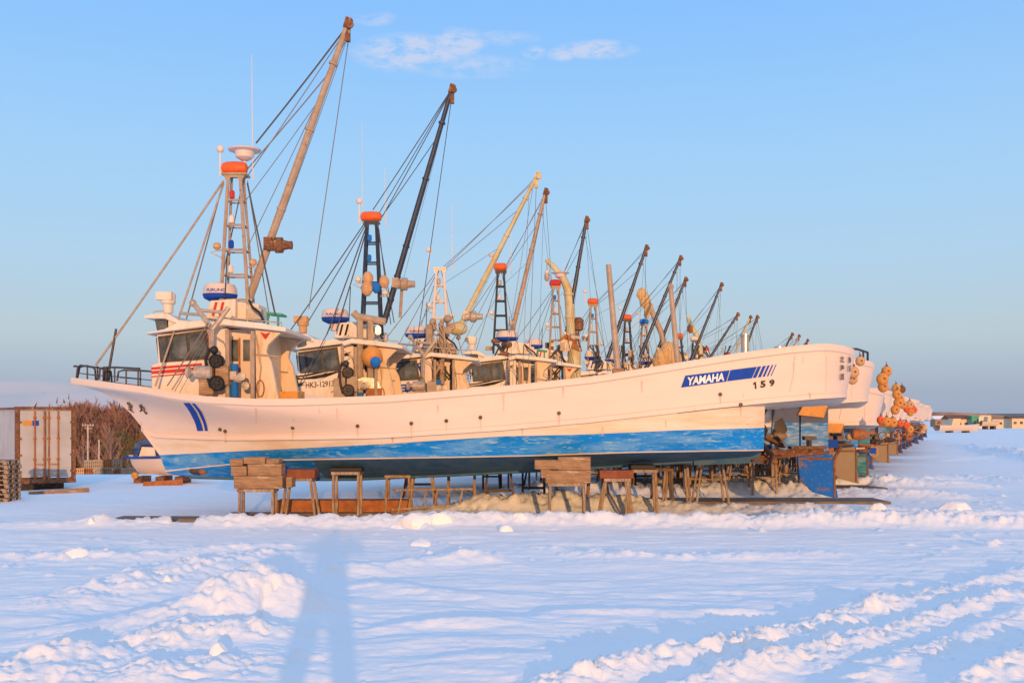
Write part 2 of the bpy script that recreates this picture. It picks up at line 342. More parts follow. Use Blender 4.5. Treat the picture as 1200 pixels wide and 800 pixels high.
# wheel-track windrows at the right
ridge([(640, 806, .8), (720, 790, .9), (790, 774, 1.1), (860, 760, 1.2), (950, 735, .8), (1050, 705, .9), (1130, 690, .6), (1220, 665, .5)], 0.34, 0.122, 1.2)
ridge([(790, 812, .7), (860, 790, 1), (930, 774, 1), (1010, 752, 1.0), (1090, 722, .8), (1220, 690, .6)], 0.30, 0.108, 1.2)
ridge([(980, 812, .6), (1060, 772, .9), (1120, 745, .8), (1220, 712, .6)], 0.25, 0.079, 1.1)
ridge([(1120, 812, .6), (1180, 780, .9), (1230, 750, .8)], .25, .12, 1.1)
ridge([(940, 618, .3), (1000, 606, .6), (1105, 606, 1.0), (1150, 606, 1), (1195, 605, .7)], .5, .18, .5)
ridge([(1000, 575, .4), (1060, 566, .9), (1120, 560, .7), (1200, 565, .8)], .9, .17, .9)
ridge([(1130, 522, .6), (1180, 532, 1), (1260, 545, 1)], 1.6, .30, 1.0)
ridge([(1100, 540, .5), (1250, 528, .5)], 1.0, .12, 1.0)
# loose debris: many little clods
def clods(cx, cy, rx, ry, n, r0, r1, seed):
    global H
    r = np.random.default_rng(seed)
    for _ in range(n):
        px = cx+rx*r.normal()*.5; py = cy+ry*r.normal()*.5
        if py < 500: continue
        x, y = gpt(px, py); rad = r.uniform(r0, r1)
        i0, i1 = np.searchsorted(Yr, [y-rad*1.3, y+rad*1.3])
        if i1 <= i0: continue
        j0, j1 = np.searchsorted(sA, [(x-rad*1.3)/(y+5), (x+rad*1.3)/(y+5)])
        sx = GX[i0:i1, j0:j1+1]; sy = GY[i0:i1, j0:j1+1]
        a = r.uniform(0, 3.14); ca, sa_ = math.cos(a), math.sin(a); ux = (sx-x)*ca+(sy-y)*sa_; uy = -(sx-x)*sa_+(sy-y)*ca
        rx_, ry_ = rad*r.uniform(.7, 1), rad*r.uniform(.55, 1)
        dd = (np.abs(ux/rx_)**2.6+np.abs(uy/ry_)**2.6)**(1/2.6)+.25*lump2[i0:i1, j0:j1+1]
        H[i0:i1, j0:j1+1] += (np.clip((1.1-dd)*1.7, 0, 1))**.8*rad*r.uniform(.25, .6)*(1+.3*(ux/rx_)*r.uniform(-1, 1))
clods(230, 668, 170, 45, 90, .03, .10, 2); clods(170, 765, 200, 40, 80, .02, .06, 3); clods(300, 735, 120, 30, 14, .02, .06, 4)
clods(860, 772, 190, 16, 90, .02, .06, 6); clods(960, 768, 190, 30, 80, .02, .06, 7); clods(1120, 735, 140, 55, 110, .02, .06, 8)
clods(620, 618, 700, 7, 90, .04, .12, 9); clods(750, 652, 260, 7, 60, .03, .09, 10); clods(1150, 590, 110, 50, 90, .05, .15, 12)
clods(490, 635, 90, 18, 24, .04, .10, 13); clods(700, 585, 240, 18, 120, .04, .12, 14); clods(520, 745, 160, 25, 14, .02, .04, 15); clods(1120, 650, 120, 50, 50, .03, .08, 16)
clods(960, 690, 200, 30, 20, .03, .06, 17); clods(60, 655, 120, 10, 22, .04, .11, 18); clods(880, 575, 200, 14, 60, .06, .14, 19)
# keep the slabs clear of snow
for (yc, x0, x1, wd) in ((24.05, -9.3, 8.4, .42), (29.3, 3.6, 10.4, .75), (35.0, 7, 12.4, .9), (41, 10, 14.4, .9)):
    k = ss((wd-np.abs(GY-yc))/.22+.5)*ss((GX-x0)/.8+.5+.6*lump)*ss((x1-GX)/.8+.5+.6*lump)
    H = H*(1-k)-.05*k
# lower ground behind the yard at the left; rises and lumps never reach the far field
lft = ss((-GX/GY-.27)/.05)*ss((GY-42)/45)*ss((700-GY)/300)
H = H*(1-lft*.7)-4.2*lft
H *= 1-ss((5.5-GY)/1.5)
nY, nX = GX.shape
V = np.stack([GX, GY, H], -1).reshape(-1, 3).astype(np.float32)
ii = (np.arange(nY-1)[:, None]*nX+np.arange(nX-1)[None, :]).ravel()
F = np.stack([ii, ii+1, ii+nX+1, ii+nX], -1).astype(np.int32)
me = bpy.data.meshes.new('snow_ground'); me.vertices.add(len(V)); me.vertices.foreach_set('co', V.ravel())
me.loops.add(F.size); me.loops.foreach_set('vertex_index', F.ravel()); me.polygons.add(len(F))
me.polygons.foreach_set('loop_start', np.arange(0, F.size, 4, dtype=np.int32)); me.polygons.foreach_set('loop_total', np.full(len(F), 4, np.int32))
me.polygons.foreach_set('use_smooth', np.ones(len(F), bool)); me.update(calc_edges=True); me.materials.append(M['snow'])
go = bpy.data.objects.new('snow_ground', me); col.objects.link(go); go['kind'] = 'structure'
def gz(x, y):
    i = int(np.clip(np.searchsorted(Yr, y), 0, nY-1)); j = int(np.clip(np.searchsorted(sA, x/(y+5)), 0, nX-1)); return float(H[i, j])
b = MB(); b.add([(-400, -300, 0), (400, -300, 0), (400, 4, 0), (-400, 4, 0)], [(0, 1, 2, 3)]); tag(b.build('snow_field', M['snow']), kind='structure')

# ------------------------------------------------------------------ boats
Y0 = 26.0
OX = 0.0
def L(px, py, v=-1.45, ox=None):
    Y = Y0+v
    return Vector(((px-600)/1200*Y+(OX if ox is None else ox), v, CAMH-(py-490)/1200*Y))
def XZ(pts, v=-1.45, ox=None): return [(q.x, q.z) for q in (L(a, b_, v, ox) for a, b_ in pts)]
def interp(x, xs, ys): return float(np.interp(x, xs, ys))
def half(X, X0, Lr, p, bm): return bm*(1-(1-min(max((X-X0)/Lr, 0), 1))**p)
class Row:
    def __init__(s, px, X0, Lr, p, bm):
        s.b = lambda X: half(X, X0, Lr, p, bm)
        xs, zs = [], []
        for (a, c) in px:
            X = (a-600)/1200*Y0
            for _ in range(8): X = (a-600)/1200*(Y0-s.b(X))
            xs.append(X); zs.append(CAMH-(c-490)/1200*(Y0-s.b(X)))
        s.xs, s.zs, s.X0 = xs, zs, X0
    def z(s, X): return interp(X, s.xs, s.zs)
R_SH = Row([(84, 443), (110, 446), (170, 454), (200, 460), (240, 465), (300, 468), (350, 468), (455, 464), (590, 453), (700, 441), (780, 428), (860, 415), (920, 407), (965, 403), (1000, 403)], -11.18, 7.2, 2.8, 2.06)
R_RB = Row([(165, 499), (180, 507), (270, 510), (360, 509), (450, 507), (590, 498), (690, 489), (780, 479), (840, 472), (900, 466), (960, 461), (995, 459)], -9.42, 7.5, 1.75, 2.03)
R_PT = Row([(187, 533), (270, 529), (349, 525), (450, 520), (587, 511), (680, 509), (792, 504), (902, 501)], -8.95, 7.2, 1.7, 1.93)
R_CH = Row([(194, 551), (240, 546), (322, 538), (450, 536), (620, 533), (740, 529), (860, 527), (902, 527)], -8.8, 7.5, 1.55, 1.83)
def mix_row(g, stem_px, stem_py):
    X0 = (stem_px-600)/1200*Y0; z0 = CAMH-(stem_py-490)/1200*Y0
    zr = lambda X: (R_SH.z(X)-.17)*(1-g)+R_RB.z(X)*g
    class Q: pass
    q = Q(); q.X0 = X0; d0 = z0-zr(X0)
    q.z = lambda X: zr(X)+d0*max(0, 1-(X-X0)/4.5)**2.2
    q.b = lambda X: half(X, X0, 7.25, 2.8-1.25*g**.5, 2.06*(1-g)+2.03*g)
    q.xe = 8.42*(1-g)+8.22*g; q.drop = .16*(1-g)
    return q
MIX = [mix_row(.18, 97, 452.5), mix_row(.36, 119, 459.5), mix_row(.54, 137, 469.5), mix_row(.75, 153, 484)]
BVH = [None]
KEEL = ([-8.65, -8.0, -6, -4.2, -1, 2, 5, 6.04], [.98, .90, .86, .86, 1.0, 1.16, 1.34, 1.42])
XS, XE = 7.15, 8.5          # where the stern starts to round, and its end on the centreline
def stern(row, inset=0, n=11, xe=None):
    """rounded stern of the upper hull: list of (X, half beam)"""
    out = []; b0 = row.b(XS)-inset; XE = xe or (8.22 if row is R_RB else 8.42)
    for j in range(1, n+1):
        a = j/n*math.pi/2
        out.append((XS+(XE-XS-inset)*math.sin(a)**.9, b0*max(math.cos(a), 0)**.68 if j < n else 0))
    return out
def frac(n, p=1.5): return [(j/n)**p for j in range(n+1)]
def upper_cols(row, z_off=0, inset=0, n=44, lift=None):
    pts = []
    for f in frac(n):
        X = row.X0+(XS-row.X0)*f; pts.append((X, max(row.b(X)-inset, 0), row.z(X)+z_off))
    rxe = getattr(row, 'xe', None)
    for X, b_ in stern(row, inset, xe=rxe): t_ = max(0, (X-XS)/(8.5-XS)); pts.append((X, b_, row.z(X)+z_off-(getattr(row, 'drop', .16 if row is R_SH else 0))*t_**1.6))
    return pts
def both(bm, rows, m=0):
    for sgn in (-1, 1): bm.grid([[(x, sgn*q, z) for x, q, z in r] for r in rows], m, flip=sgn > 0)
def onhull(px, py, off=.012):
    """point on the near side of the nearest hull"""
    d = Vector(((px-600)/1200, 1, -(py-490)/1200)).normalized()
    hit, nrm, idx, dist = BVH[0].ray_cast(Vector((0, -Y0, CAMH)), d)
    if hit is None: hit = L(px, py, -2.0, 0); nrm = Vector((0, -1, 0))
    if nrm.y > 0: nrm = -nrm
    return hit+nrm*off
def hull_quad(bm, A, B, n=10, k=6, m=0):
    """A, B: two pixel polylines (same length); surface between them laid on the hull"""
    def at(P, t):
        t *= len(P)-1; i = min(int(t), len(P)-2); f = t-i; return (P[i][0]*(1-f)+P[i+1][0]*f, P[i][1]*(1-f)+P[i+1][1]*f)
    rows = []
    for i in range(k+1):
        f = i/k; rows.append([onhull(*(at(A, j/n)[q]*(1-f)+at(B, j/n)[q]*f for q in (0, 1))) for j in range(n+1)])
    bm.grid(rows, m, flip=True)
def text_tris(s, size=1.0, bold=0.0, shear=0):
    cu = bpy.data.curves.new('t', 'FONT'); cu.body = s; cu.size = size; cu.offset = bold; cu.shear = shear; cu.align_x = 'LEFT'; cu.resolution_u = 3
    o = bpy.data.objects.new('t', cu); col.objects.link(o); dg = bpy.context.evaluated_depsgraph_get(); dg.update()
    me_ = bpy.data.meshes.new_from_object(o.evaluated_get(dg)); vs = [tuple(q.co) for q in me_.vertices]; fs = [tuple(p.vertices) for p in me_.polygons]
    bpy.data.objects.remove(o); bpy.data.meshes.remove(me_); return vs, fs
def hull_text(bm, s, x0, y0, hpx, wid, slope=0.0, shear=0, bold=0, rot=0):
    """text on the hull: start pixel, cap height and total width in pixels"""
    vs, fs = text_tris(s, 1, bold, shear)
    xm = max(q[0] for q in vs); xn = min(q[0] for q in vs); ym = max(q[1] for q in vs); yn = min(q[1] for q in vs)
    out = []
    for x, y, z in vs:
        a = (x-xn)/(xm-xn)*wid; c = (y-yn)/(ym-yn)*hpx
        a, c = a*math.cos(rot)-c*math.sin(rot), a*math.sin(rot)+c*math.cos(rot)
        out.append(onhull(x0+a, y0-c+slope*a, .022))
    bm.add(out, fs)
def flat_text(bm, s, p, size, width=None, dirx=Vector((1, 0, 0)), up=Vector((0, 0, 1)), bold=0, m=0):
    vs, fs = text_tris(s, 1, bold); xm = max(q[0] for q in vs); xn = min(q[0] for q in vs); ym = max(q[1] for q in vs); yn = min(q[1] for q in vs)
    k = size/(ym-yn); kx = k if width is None else width/(xm-xn)
    bm.add([Vector(p)+dirx*(x-xn)*kx+up*(y-yn)*k for x, y, z in vs], fs, m)
SHEAR = [0]
def part(bm, name, mt, par, **kw):
    if SHEAR[0]: bm.v = [(x, y, z-SHEAR[0]*max(0, x+5.5)*min(1, max(0, (z-.3)/2.6))) for x, y, z in bm.v]
    return bm.build(name, mt, par, **kw)

def hb(X, z):
    rs = [(R_SH.z(X)-.17, R_SH.b(X))]+[(q.z(X), q.b(X)) for q in MIX+[R_RB] if X > q.X0]
    rs.append((rs[-1][0]-.4, 0 if X < R_RB.X0 else R_RB.b(X))); rs.sort(); return interp(z, [q[0] for q in rs], [q[1] for q in rs])
def inx(X): return X if X < XS else XS+(X-XS)*.78
def dk_(X): return .08+.54*min(1, max(0, (X+11.0)/3.0))
def build_hull(boat, d):
    k = d['k']; anti = M[d['anti']]
    b = MB()
    sh = upper_cols(R_SH); mid = None
    rb = upper_cols(R_RB)
    cap = upper_cols(R_SH, -.17, .0)
    # between the cap and the knuckle one more row so the flare curves
    both(b, [sh, cap]+[upper_cols(q) for q in MIX]+[rb], 0)
    st = upper_cols(R_RB, -.13, -.02)
    both(b, [rb, [(x, q+.03 if q > .02 else q, z-.015) for x, q, z in rb], [(x, q+.03 if q > .02 else q, z-.12) for x, q, z in rb], [(x, max(q-.05, 0), z-.14) for x, q, z in rb]], 0)
    # shelf under the overhanging stern and quarter
    out = [(x, q, z-.14) for x, q, z in rb if x > 3.5]
    both(b, [out, [(x, q*.55, z-.12) for x, q, z in out], [(x, q*.0, z-.16) for x, q, z in out]], 0)
    # bulwark inside
    both(b, [[(inx(x), max(q-.10, 0), z) for x, q, z in sh], sh], 0)
    both(b, [[(inx(x), max(min(q, hb(x, z-dk_(x)) if x < XS else q)-.12, 0), z-dk_(x)) for x, q, z in sh], [(inx(x), max(q-.10, 0), z) for x, q, z in sh]], 0)
    # lower hull
    def lcols(row, z_off=0, inset=0, n=44, XE_=6.04):
        pts = []
        for f in frac(n, 1.3):
            X = row.X0+(XE_-row.X0)*f; q = max(row.b(X)-inset, 0)
            if X > 5.0: t = (X-5.0)/1.04; q *= 1-.22*t*t
            pts.append((X, q, row.z(X)+z_off))
        return pts
    top = lcols(R_RB, -.10, .05); pt = lcols(R_PT); ch = lcols(R_CH); n = len(ch)
    kl = [(KEEL[0][0]+(6.04-KEEL[0][0])*f, 0, interp(KEEL[0][0]+(6.04-KEEL[0][0])*f, *KEEL)) for f in frac(n-1, 1.3)]
    midw = [(a[0]*.5+c[0]*.5, a[1]*.45+c[1]*.55, a[2]*.5+c[2]*.5) for a, c in zip(top, pt)]
    both(b, [top, midw, pt], 1); both(b, [pt, ch], 2)
    chl = [(x, q-.02 if q > .1 else q, z-.03) for x, q, z in ch]
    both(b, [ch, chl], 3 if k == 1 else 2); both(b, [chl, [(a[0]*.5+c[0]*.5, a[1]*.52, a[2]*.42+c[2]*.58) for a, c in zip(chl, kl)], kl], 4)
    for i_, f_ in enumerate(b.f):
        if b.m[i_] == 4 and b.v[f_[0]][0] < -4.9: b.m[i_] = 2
    # transom of the lower hull
    e = [top[-1], pt[-1], chl[-1], kl[-1]]
    for sgn in (-1, 1):
        x, q, z = e[0]; x2, q2, z2 = e[1]
        b.add([(x, 0, z), (x, sgn*q, z), (x2, sgn*q2, z2), (x2, 0, z2)], [(0, 1, 2, 3)], 1)
        b.add([(x2, 0, z2), (x2, sgn*q2, z2), (e[2][0], sgn*e[2][1], e[2][2]), (e[3][0], 0, e[3][2])], [(0, 1, 2, 3)], 2)
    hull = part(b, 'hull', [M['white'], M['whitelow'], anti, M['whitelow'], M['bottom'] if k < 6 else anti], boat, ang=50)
    if k == 1:
        from mathutils.bvhtree import BVHTree
        BVH[0] = BVHTree.FromPolygons([Vector(q) for q in b.v], b.f)
    # keel bar + skeg
    b = MB(); kx = [-8.2, -6, -4, -1, 2, 5, 6.3]; b.path([(x, 0, interp(x, *KEEL)-.01) for x in kx], .045, 6)
    b.slab([(4.6, 1.40), (6.25, 1.60), (6.3, 1.28), (4.6, 1.22)], -.12, .12)
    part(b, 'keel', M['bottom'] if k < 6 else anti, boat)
    # deck
    b = MB(); dk = [(inx(x), max(min(q, hb(x, z-dk_(x)) if x < XS else q)-.12, 0), z-dk_(x)+.02) for x, q, z in sh]; b.grid([[(x, -q, z) for x, q, z in dk], [(x, q, z) for x, q, z in dk]])
    part(b, 'deck', M['cabin'], boat)
    # cap rail
    b = MB()
    for sgn in (-1, 1):
        b.grid([[(inx(x)*.35+x*.65, sgn*max(q-.13, 0), z+.012) for x, q, z in sh], [(x, sgn*(q+.035), z+.018) for x, q, z in sh], [(x, sgn*(q+.05), z-.03) for x, q, z in sh], [(x, sgn*(q+.045), z-.135) for x, q, z in sh], [(x, sgn*max(q+.0, 0), z-.165) for x, q, z in sh]], flip=sgn > 0)
    part(b, 'cap_rail', M['white'], boat, ang=40)
    # stern posts where the side turns, and stiffener at the quarter
    if d['k'] <= 3:
        b = MB()
        for px in (936, 968): 
            b.path([onhull(px+(-4 if px == 936 else 1), 416, .0), onhull(px+(-6 if px == 936 else 1), 440, .0), onhull(px-(10 if px == 936 else 0), 458, .0)], .022, 6)
        part(b, 'quarter_seam', M['white'], boat)
    # scuppers
    if k <= 2:
        b = MB()
        for px, py in ((343, 501), (419, 499), (482, 496), (523, 493), (563, 489), (844, 462), (868, 474), (264, 505), (655, 484), (258, 503)):
            p = onhull(px, py, .0); b.lathe(p, [(.028, -.03), (.045, -.03), (.05, .01), (.03, .02)], 8, 'Y')
        part(b, 'scupper', M['dark'], boat)
    return hull

def build_stern_gear(boat, d):
    anti = M[d['anti']]; r = random.Random(d['k']*7)
    b = MB(); b.beam((5.9, 0, 1.42), (7.9-(0 if d['k'] == 1 else r.uniform(0, .5)), 0, 1.62), .16, .10); b.beam((5.9, 0, 1.36), (6.7, 0, 1.28), .14, .12); b.path([(6.0, -.3, 1.5), (6.35, -.28, 1.95), (6.9, -.1, 1.68)], .05); b.path([(6.0, .3, 1.5), (6.35, .28, 1.95), (6.9, .1, 1.68)], .05)
    b.path([(6.05, -.22, 1.34), (6.7, -.2, 1.42), (8.0, -.15, 1.55)], .035); b.box((6.6, 0, 1.55), (.5, .5, .14)); b.box((7.5, 0, 1.66), (.9, .34, .07))
    part(b, 'rudder_shoe', M[['rust', 'rust', 'dark', 'navy', 'rustorange'][d['k'] % 5]], boat)
    rd = MB(); rx = 7.35 if d['k'] == 1 else 7.35+r.uniform(-.35, .1); z0 = 1.48
    rd.slab([(rx-.12, z0), (rx+.78, z0+.02), (rx+.8, z0-.45), (rx+.92, .36), (rx+.60, .44), (rx+.30, .52), (rx-.05, .86)], -.055, .055)
    ro = part(rd, 'rudder', [M['rudderblue'], M['bronze'], M['teal'], M['navy']][0 if d['k'] in (1, 4, 6) else 1 if d['k'] in (2, 5, 7) else 2 if d['k'] == 3 else 3], boat)
    e = MB(); e.box((rx+.33, -.06, 1.38), (.86, .02, .05)); e.box((rx+.80, -.06, 1.25), (.03, .02, .3))
    e.box((rx+.82, 0, .9), (.05, .15, 1.0)); part(e, 'rudder_rib', M['rust'], ro)
    b = MB(); b.path([(rx+.2, 0, z0), (rx+.19, 0, 1.9)], .07); b.box((rx+.2, 0, 1.9), (.3, .25, .1)); part(b, 'rudder_stock', M['dark'], boat)
    b = MB(); b.path([(6.2, -.5, 2.95), (6.28, -.52, 2.6), (6.2, -.5, 2.35), (6.30, -.5, 2.1), (6.22, -.45, 1.8), (6.5, -.4, 1.5), (6.45, -.3, 1.2)], [.05, .075, .04, .08, .06, .05, .04], 8)
    part(b, 'hanging_hose', M['black'], boat)
    # propeller
    b = MB(); c = Vector((6.78, 0, 1.95)); b.lathe(c, [(.03, -.16), (.10, -.14), (.13, 0), (.10, .14), (.04, .2)], 12, 'X')
    for i in range(4):
        a = i*math.pi/2+.5; 
        rows = []
        for t in range(6):
            rr = .1+t*.085; wv = .19*math.sin(math.pi*min(1, (t+1.2)/6.2)); tw = .9-.09*t
            ra = Vector((0, math.cos(a), math.sin(a))); ta = Vector((0, -math.sin(a), math.cos(a)))
            rows.append([c+ra*rr+(ta*math.cos(tw)+Vector((1, 0, 0))*math.sin(tw))*wv*s_ for s_ in (-1, -.3, .4, 1)])
        b.grid(rows)
        b.grid([[p+Vector((.02, 0, 0)) for p in q] for q in rows], flip=True)
    part(b, 'propeller', M['bronze'], boat)
    b = MB(); b.tube((5.9, 0, 1.9), (6.65, 0, 1.95), .06); part(b, 'propeller_shaft', M['bronze'], boat)
    # tunnel guards: round-topped plates beside the propeller
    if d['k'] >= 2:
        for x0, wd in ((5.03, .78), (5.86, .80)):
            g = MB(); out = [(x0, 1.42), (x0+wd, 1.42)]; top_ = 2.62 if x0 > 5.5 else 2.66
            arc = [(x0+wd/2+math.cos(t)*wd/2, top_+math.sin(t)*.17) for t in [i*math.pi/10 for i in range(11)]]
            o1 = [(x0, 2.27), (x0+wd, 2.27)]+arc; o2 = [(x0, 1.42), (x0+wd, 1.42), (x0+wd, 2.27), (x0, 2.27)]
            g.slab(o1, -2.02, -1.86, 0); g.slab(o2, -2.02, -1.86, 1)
            part(g, 'propeller_guard', [M['guardshade'] if d['k'] % 2 == 0 else M['brown'], anti], boat)
    if d['k'] >= 2:
        for q in range(9):
            g = MB(); p = Vector((r.uniform(5.6, 8.0), r.uniform(-1.6, -.4), r.uniform(1.25, 2.3))); nm = ['shaft_bearing', 'zinc_block', 'rope_coil'][q % 3]
            if q % 3 == 0: g.lathe(p, [(.06, -.25), (.14, -.2), (.17, 0), (.14, .2), (.05, .3)], 12, 'X')
            elif q % 3 == 1: g.box(p, (r.uniform(.2, .7), .15, r.uniform(.08, .3)), Euler((0, r.uniform(-.5, .5), 0)))
            else: g.path([p+Vector((math.cos(t)*.16, math.sin(t*.5)*.1, math.sin(t)*.2-t*.03)) for t in [i_*.7 for i_ in range(12)]], .03, 5)
            part(g, nm, M[r.choice(['rust', 'rustorange', 'tanbuoy', 'stripeblue', 'dark', 'bronze', 'canvas', 'rust'])], boat)
        g = MB(); g.path([(6.3, -.9, 1.5), (6.2, -.95, .8), (6.5, -1.0, .15)], .06); g.path([(7.4, -.9, 1.55), (6.6, -1.0, .2)], .05); part(g, 'stern_prop', M['rust'], boat)
    if d['k'] in (2, 3, 5):
        g = MB(); g.slab([(5.75, 2.50), (5.95, 2.86), (6.65, 2.88), (6.5, 2.42)], -2.12, -2.04); part(g, 'trim_flap', M['amber'], boat)

def build_cabin(boat, d):
    """wheelhouse; all shapes are in the frame of the nearest boat, moved along by OX"""
    global OX
    OX = d.get('cabx', 0); st = d['style']; r = random.Random(d['k'])
    W = 1.14
    cab = MB()
    cab.slab(XZ([(172, 427), (180, 424), (178, 391), (246, 383), (262, 383), (262, 472), (172, 470)]), -W, W)
    cab = part(cab, 'cabin', M['cabin'], boat, bevel=.03)
    b = MB(); b.slab(XZ([(168, 391), (190, 388), (246, 381), (246, 377), (233, 374.5), (206, 377), (196, 382), (190, 385), (169, 389)]), -W-.18, W+.18); b.slab(XZ([(164, 369), (178, 366), (193, 366), (206, 374), (225, 375.5), (225, 378), (207, 379), (199, 376.5), (190, 372.5), (166, 372)]), -W-.12, W+.12)
    b.slab(XZ([(192, 372), (206, 377), (246, 376), (246, 380), (192, 386)]), -W-.02, W+.02); roof = part(b, 'roof', M['cabin'], cab, bevel=.02)
    b = MB(); b.slab(XZ([(177, 373), (191, 373.5), (192, 386), (180, 388)]), -W-.06, W+.06); part(b, 'skylight', M['glass'], cab)
    # window band
    f = MB(); f.slab(XZ([(180, 393), (238, 385), (243, 420), (183, 424)]), -W-.02, -W+.03); f.slab(XZ([(180, 393), (238, 385), (243, 420), (183, 424)]), W-.03, W+.02)
    p0, p1 = L(178.5, 394), L(182, 422.5)
    f.box(((p0.x+p1.x)/2-.01, 0, (p0.z+p1.z)/2), (.06, 2*W-.1, p0.z-p1.z), Euler((0, -.12, 0))); f = part(f, 'window_frame', M['dark'], cab)
    for pts in ([(193, 395), (213, 392), (216, 418.5), (197, 420.5)], [(217, 391.5), (235, 389), (239.5, 416), (220, 418)], [(182, 396.5), (189, 395.5), (193, 420.5), (186, 421.5)]):
        g = MB(); g.slab(XZ(pts), -W-.035, -W-.021); part(g, 'window', M['glass'], f); g = MB(); g.slab(XZ(pts), W+.021, W+.035); part(g, 'window', M['glass'], f)
    for y in (-.72, 0, .72):
        g = MB(); g.box((p0.x/2+p1.x/2-.055, y, p0.z/2+p1.z/2), (.03, .6, .46), Euler((0, -.12, 0))); part(g, 'window', M['glass'], f)
    # pale interior pillars seen through the glass read as a curtain strip
    # decals
    colr = {'red': 'red', 'black': 'stripeblack', 'blue': 'stripeblue'}[st]
    g = MB(); y = -W-.012
    if st == 'red':
        for pts in ([(172, 429.5), (232, 424.5), (232, 427.5), (172, 432.5)], [(172, 434), (230, 429), (233, 434), (172, 437.5)], [(172, 440), (212, 436.5), (212, 438), (172, 441.5)]): g.slab(XZ(pts), y, y+.01)
        for q in (0, 1): g.slab(XZ([(237+q*5, 391), (246.5, 389), (246.5, 392), (241+q*4, 394), (246.5, 410-q*8), (246.5, 416-q*8)]), y-.002, y+.009)
    elif st == 'black':
        for (pa, pb) in (([(173, 428), (190, 426), (205, 422.5), (222, 419.5), (240, 417.5)], [(173, 430), (190, 428.5), (205, 425.5), (222, 421.5), (240, 419.5)]), ([(173, 432), (190, 430), (205, 427), (222, 423.5), (240, 420.5)], [(173, 433.5), (190, 432.5), (205, 432), (222, 429), (240, 422)])):
            g.slab(XZ(pa+pb[::-1]), y, y+.01)
        for (cx, cy, s_) in ((182, 440, 1.0), (250, 396, 1), (237, 449, 1.1)):
            g.slab(XZ([(cx-9*s_, cy+3), (cx, cy-2*s_), (cx+9*s_, cy-4*s_), (cx+3*s_, cy), (cx+8*s_, cy+.5), (cx-2, cy+3*s_), (cx-1, cy+.8)]), y-.002, y+.009)
        flat_text(g, 'HK3-129136', L(196, 446, y-.012), .17, .95, dirx=Vector((1, 0, .07)), bold=.01)
    else:
        for q in (0, 5, 10): g.slab(XZ([(172, 430+q), (233, 427+q), (233, 430+q), (172, 433+q)]), y, y+.01)
        for q in (0, 5, 9): g.slab(XZ([(237+q*.6, 392+q), (247, 390+q), (247, 392.5+q), (241+q*.5, 394+q), (247, 412-q*1.2), (247, 415-q*1.2)]), y-.002-q*.0002, y+.009)
    part(g, 'cabin_stripe', M[colr], cab)
    # after house, canopy and its supports
    b = MB(); b.slab(XZ([(262, 386), (299, 386), (299, 472), (262, 472)], -.7), -.7, 1.35); aft = part(b, 'after_house', M['cabin'], cab)
    for wx in ((268, 279), (285, 293)):
        g = MB(); g.slab(XZ([(wx[0], 398), (wx[1], 398), (wx[1], 423), (wx[0], 423)], -.72), -.735, -.69); part(g, 'window', M['glass'], aft)
    g = MB(); g.slab(XZ([(282, 393), (296, 393), (296, 470), (282, 470)], -.71), -.722, -.70); g.slab(XZ([(279.5, 396), (282, 396), (282, 440), (279.5, 440)], -.71), -.722, -.70, 1); part(g, 'door', [M['white'], M['rustorange']], aft)
    b = MB(); b.slab(XZ([(246, 379), (262, 374), (300, 378), (336, 384), (336, 389), (300, 385), (262, 381), (250, 385)]), -W-.42, W+.42); part(b, 'canopy', M['cabin'], cab, bevel=.02)
    b = MB(); b.slab(XZ([(299, 386), (330, 389), (322, 396), (314, 404), (312, 412), (318, 424), (327, 470), (300, 470)], -1.3), -1.3, -1.12); b.slab(XZ([(299, 386), (330, 389), (322, 396), (314, 404), (312, 412), (318, 424), (327, 470), (300, 470)], -1.3), 1.12, 1.3); b.slab(XZ([(299, 386), (303, 386), (303, 470), (299, 470)], -1.3), -1.12, 1.12)
    part(b, 'canopy_bracket', M['dirtywhite'], cab, bevel=.015)
    if st == 'red':
        b = MB(); c = L(311, 394, -1.315)
        b.slab([(c.x-.12, c.z+.1), (c.x, c.z+.06), (c.x+.12, c.z+.1), (c.x+.05, c.z-.02), (c.x, c.z-.08), (c.x-.05, c.z-.02)], c.y, c.y+.01); part(b, 'painted_emblem', M['red'], cab)
    for px, t in ((247, 383), (266.5, 386), (296, 388)):
        b = MB(); b.tube(L(px, t, -1.55), L(px, 470, -1.55), .05, m=0); part(b, 'post', M['tan'], cab)
        if px != 247: b = MB(); b.tube(L(px, t, 1.5), L(px, 470, 1.5), .05); part(b, 'post', M['tan'], cab)
    # radar house on the roof
    b = MB(); b.slab(XZ([(240, 374), (246, 352), (276, 350), (276, 374)], -.5), -.5, .55); b.slab(XZ([(270, 352), (303, 356), (303, 374), (270, 374)], -.3), -.3, .6); rh = part(b, 'radar_house', M['cabin'], cab, bevel=.03)
    b = MB(); b.slab(XZ([(288, 356), (306, 362), (306, 374), (288, 374)], -.55), -.55, -.32); part(b, 'junction_box', M['galv'], rh)
    b = MB()
    for q in (0, 8): b.slab(XZ([(248+q, 370), (252+q, 354), (255+q, 354), (251+q, 370)], -.51), -.515, -.5)
    part(b, 'house_stripe', M[colr], rh)
    c = L(258+d.get('radx', 0), 349, 0); b = MB(); b.lathe(c, [(.24, -.10), (.40, -.02), (.43, .06), (.43, .08)], 24, m=1); b.lathe(c, [(.43, .082), (.41, .24), (.36, .33), (.2, .36), (0.02, .365)], 24, m=0)
    b.lathe(c-Vector((0, 0, .22)), [(.16, -.1), (.12, .12)], 12, m=0)
    ra = part(b, 'radar_dome', [M['white'], M['stripeblue']], cab)
